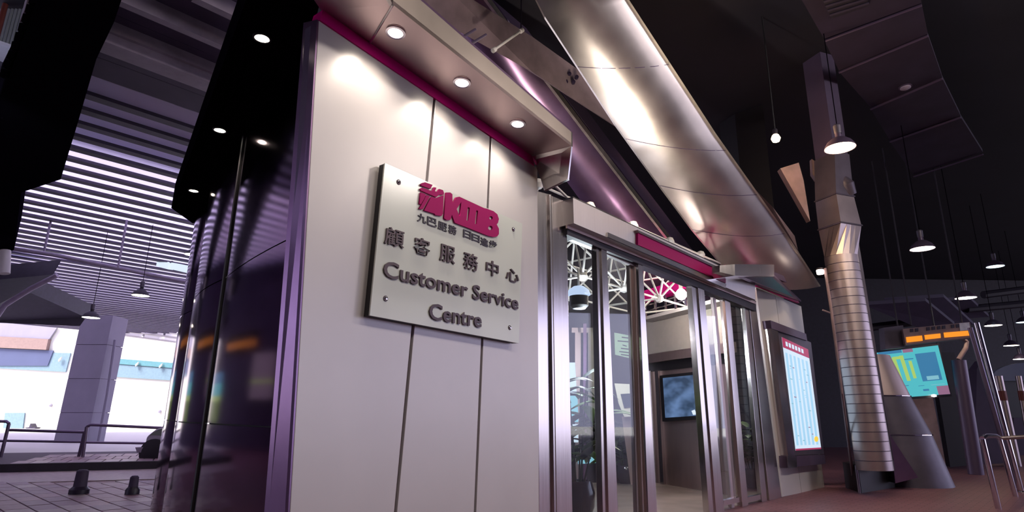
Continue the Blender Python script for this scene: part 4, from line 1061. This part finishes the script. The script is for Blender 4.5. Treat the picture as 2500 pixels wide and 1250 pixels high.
slab('frame', [onR(x, y) - Z * .03 for x, y in ((2000, -20), (2110, -50), (2120, 10), (2030, 42))], Z * .03, 'dark', gv)
for k in range(5):
    slab('slat', [onR(2004 + k * 5, -14 + k * 11) - Z * .045, onR(2112 + k * 2, -44 + k * 11) - Z * .045, onR(2113 + k * 2, -40 + k * 11) - Z * .045, onR(2006 + k * 5, -10 + k * 11) - Z * .045], Z * .012, 'rib', gv)
# far concourse beams low on the right
fc = struct(thing('ceiling_4', None, None, aty(2300, 760, 18)))
for (x0, y0, x1, y1, d, m1) in ((2110, 745, 2240, 800, 17, 'dark_purple'), (2160, 735, 2290, 800, 17.5, 'dark_purple'), (2230, 740, 2330, 780, 18, 'dark_purple')):
    a, b = aty(x0, y0, d), aty(x1, y1, d + 1.5)
    slab('soffit_panel', [a, a + Vector((2.0, .3, .2)), b + Vector((1.4, .3, .15)), b], Z * .1, m1, fc)
for (x0, y0, x1, y1) in ((2120, 800, 2240, 785), (2360, 755, 2520, 740), (2400, 720, 2520, 705)):
    a, b = aty(x0, y0, 19), aty(x1, y1, 19); tube('soffit_beam', [a, b], .12, 'dark', fc, n=8)

# ================================================================== OUTSIDE, BEYOND THE LANE
EY = 44.0
fc_ = thing('shopfront_building', 'sunlit white building with aqua fascia band beyond the railing', 'building', Vector((-36, EY, 0)))
def qo(pts, d=EY): return [aty(x, y, d) for x, y in pts]
slab('wall', qo([(-300, 720), (600, 720), (600, 1140), (-300, 1140)]), Vector((0, 1, 0)), 'facade', fc_)
slab('fascia_band', qo([(255, 873), (600, 900), (600, 912), (253, 886)], EY - .15), Vector((0, .15, 0)), 'aqua', fc_)
slab('fascia_panel', qo([(253, 887), (600, 913), (600, 940), (250, 918)], EY - .1), Vector((0, .1, 0)), 'aqua_pale', fc_)
slab('fascia_panel', qo([(-60, 855), (172, 862), (160, 908), (-60, 896)], EY - .1), Vector((0, .1, 0)), 'aqua_pale', fc_)
slab('window_recess', qo([(-60, 848), (130, 856), (116, 893), (-60, 893)], EY - .16), Vector((0, .1, 0)), 'facade_blue', fc_)
slab('tiled_band', qo([(-60, 818), (118, 828), (112, 854), (-60, 846)], EY - .3), Vector((0, .3, 0)), 'facade_pink', fc_)
slab('window_recess', qo([(-60, 780), (142, 795), (120, 828), (-60, 818)], EY - .2), Vector((0, .1, 0)), 'grey_col', fc_)
slab('door_leaf', qo([(12, 1008), (60, 1008), (48, 1100), (0, 1100)], EY - .1), Vector((0, .1, 0)), 'aqua_pale', fc_)
for x0, y0, x1, y1 in ((50, 1085, 62, 1104), (72, 1086, 112, 1104)):
    slab('red_panel', qo([(x0, y0), (x1, y0), (x1, y1), (x0, y1)], EY - .2), Vector((0, .1, 0)), 'red_paint', fc_)
for x, y in ((142, 878), (330, 890), (388, 894)):
    slab('fascia_mark', qo([(x, y), (x + 8, y - 7), (x + 6, y - 1), (x, y + 5)], EY - .3), Vector((0, .1, 0)), 'facade', fc_)
for x, y in ((124, 989), (264, 996), (390, 1004)):
    lathe('wall_vent', aty(x, y, EY - .05), [(.001, .08), (.12, .05), (.12, 0)], 'grey_col', fc_, n=10, axis=Vector((0, -1, 0)))
sl = thing('road_sign', 'small dark star shaped wall emblem on the white building', 'emblem', aty(74, 1048, EY - .6))
star = [(74 + (14 if k % 2 == 0 else 6) * math.cos(k * .6283 - 1.57), 1048 + (14 if k % 2 == 0 else 6) * math.sin(k * .6283 - 1.57)) for k in range(10)]
slab('emblem', qo(star, EY - .6), Vector((0, .5, 0)), 'ink', sl)
struct(mesh('ground_outside', [(-120, -40, -.02), (80, -40, -.02), (80, 90, -.02), (-120, 90, -.02)], [(0, 1, 2, 3)], 'facade'))
# grey station column with block joints
gcD = 24.0
gc = struct(thing('column', None, None, aty(165, 1112, gcD)))
ys = [770, 842, 925, 1008, 1120]
def colx(y): t_ = (y - 790) / (1110 - 790); return 196 - 72 * t_, 272 - 66 * t_
for i in range(4):
    y0, y1 = ys[i], ys[i + 1]
    a, b = colx(y0), colx(y1 - 1.5)
    slab('block', [aty(a[0], y0, gcD), aty(a[1], y0, gcD), aty(b[1], y1 - 1.5, gcD), aty(b[0], y1 - 1.5, gcD)], Vector((0, 1.0, 0)), 'grey_col', gc)
slab('core', [aty(x, y, gcD + .05) for x, y in ((colx(772)[0] + 1, 772), (colx(772)[1] - 1, 772), (colx(1116)[1] - 1, 1116), (colx(1116)[0] + 1, 1116))], Vector((0, .9, 0)), 'panel_dark', gc)
dp = tag(tube('down_pipe', [aty(281, 830, 24.2), aty(262, 960, 24.2), aty(234, 1110, 24.2)], .05, 'grey_col', n=8), 'thin pipe running down the white wall right of the grey column', 'pipe')
# dark sloping soffit and pale gutter pipe at the left edge
struct(slab('ceiling_5', [aty(x, y, d) for x, y, d in ((-80, 690, 17), (130, 670, 17), (75, 715, 19), (210, 775, 22), (195, 796, 22), (-80, 785, 20))], Vector((0, .2, .5)), 'dark'))
tag(tube('gutter_pipe', [aty(-30, 805, 16.5), aty(12, 745, 16.5), aty(75, 705, 16.5), aty(140, 672, 16.5)], .07, 'rib_light', n=10), 'pale bent gutter pipe under the dark soffit edge', 'pipe')
tag(tube('wall_cylinder', [aty(12, 612, 14), aty(10, 668, 14)], .12, 'facade', n=12), 'white upright cylinder at the picture edge below the bulkhead', 'cylinder')
lg = thing('cable_tray', 'long pale cable tray pipe crossing under the ribbed ceiling', 'pipe', aty(230, 640, 15.5))
tube('pipe', [aty(-60, 594, 15.0), aty(130, 622, 15.6), aty(470, 692, 17.0)], .06, 'rib_light', lg, n=10)
for x, y in ((107, 608), (288, 646)):
    p = aty(x, y + 8, 15.6); tube('clip', [p, Vector((p.x, p.y, ZD))], .03, 'rib_light', lg, n=6)
# white louvre awnings over the far edge
for (lab, quad, d) in (('white louvred awning below the ribbed ceiling edge', [(248, 812), (285, 782), (450, 806), (450, 838)], 39.0), ('bright panelled awning just under the cable tray', [(280, 760), (330, 728), (450, 752), (440, 782)], 40.0)):
    aw = thing('louvre_awning', lab, 'awning', aty(360, 810, d))
    for k in range(4):
        t0, t1 = k / 4, k / 4 + .19
        slab('louvre', [aty(*bil(quad, s, t_), d) for s, t_ in ((0, t0), (1, t0), (1, t1), (0, t1))], Vector((0, .3, .02)), 'awning', aw)
    for s in (.1, .9):
        hp = aty(*bil(quad, s, .5), d); tube('wall_arm', [hp, Vector((hp.x, EY, hp.z + .3))], .06, 'facade', aw, n=6)
    for s in (0, .33, .66):
        tube('rib_bar', [aty(*bil(quad, s, 0), d - .05), aty(*bil(quad, s, 1), d - .05)], .06, 'facade', aw, n=6)
lt = thing('strip_light', 'white rectangular light box hanging near the steel wall', 'light', aty(420, 650, 20))
for x0, x1 in ((384, 412), (418, 470)):
    slab('light_box', [aty(x, y, 20) for x, y in ((x0, 634 + (x0 - 384) * .2), (x1, 634 + (x1 - 384) * .2), (x1 - 2, 652 + (x1 - 384) * .2), (x0 - 3, 650 + (x0 - 384) * .2))], Vector((0, .3, .05)), 'glow_white', lt)
p = aty(420, 640, 20.1); tube('hanger', [p, Vector((p.x, p.y, ZD))], .03, 'dark', lt, n=6)

# railing panels
def rail(label, pts_top, pts_mid, post_px, base_px):
    b = onz(base_px[0], base_px[1], .13); D = b.y
    t = thing('railing', label, 'railing', b, 'railing panels along the far pavement')
    tube('post', [Vector(b), aty(post_px[0], post_px[1], D)], .035, 'rail_dark', t, n=10)
    tube('top_rail', [aty(post_px[0], post_px[1], D)] + [aty(x, y, D) for x, y in pts_top], .032, 'rail_dark', t, n=10)
    tube('mid_rail', [aty(x, y, D) for x, y in pts_mid], .026, 'rail_dark', t, n=10)
rail('steel railing end panel by the pale blue door', [(16, 1029), (-60, 1027)], [(10, 1077), (-60, 1075)], (22, 1034), (2, 1116))
rail('steel railing panel in front of the grey column', [(30, 1050), (20, 1050)], [(202, 1079), (12, 1076)], (207, 1055), (192, 1116))
rail('steel railing panel running towards the parked car', [(222, 1037), (400, 1045)], [(206, 1080), (400, 1083)], (212, 1042), (202, 1117))
# parked car nose
cr = thing('parked_car', 'grey parked car with dark tyre half hidden by the steel wall', 'car', onz(372, 1124, .13))
cD = onz(372, 1120, .13).y
def car_pts(pts): return [aty(x, y, cD) for x, y in pts]
o = slab('body', car_pts([(338, 1094), (352, 1084), (356, 1066), (378, 1048), (400, 1042), (470, 1038), (470, 1112), (345, 1112)]), Vector((0, 1.6, 0)), 'car_paint', cr)
md = o.modifiers.new('bevel', 'BEVEL'); md.width = .06; md.segments = 3
slab('windscreen', car_pts([(366, 1062), (388, 1048), (400, 1046), (400, 1064)]), Vector((0, -.01, 0)), 'glass_dark', cr)
slab('bumper', [p - Vector((0, .06, 0)) for p in car_pts([(334, 1092), (372, 1090), (372, 1106), (338, 1104)])], Vector((0, 1.7, 0)), 'rib_light', cr)
wc = aty(372, 1106, cD - .05)
lathe('wheel', wc, [(.001, -.02), (.2, -.02), (.3, 0), (.3, .2), (.001, .2)], 'tyre', cr, axis=Vector((0, 1, 0)))
# dark stubs standing in for a blurred walker's feet on the near paving
for (x, y, h, w, lab) in ((192, 1206, 1150, 22, 'dark stub standing in for blurred feet on the brick paving nearer the picture edge'), (322, 1207, 1165, 16, 'dim stub standing in for blurred feet on the brick paving close to the steel wall')):
    b = onz(x, y, .012); r = (aty(x + w, y, b.y) - aty(x, y, b.y)).length
    t = thing('blur_stub', lab, 'blur_stub', b)
    hh = aty(x, h, b.y).z - b.z
    lathe('foot', b, [(r * 1.0, 0), (r, .06), (r * .7, .1)], 'ink', t, n=16)
    lathe('stub', b, [(r * .68, .09), (r * .6, hh), (r * .4, hh + .02), (.001, hh + .025)], 'dark_purple', t, n=16)
print('objects', len(bpy.data.objects))
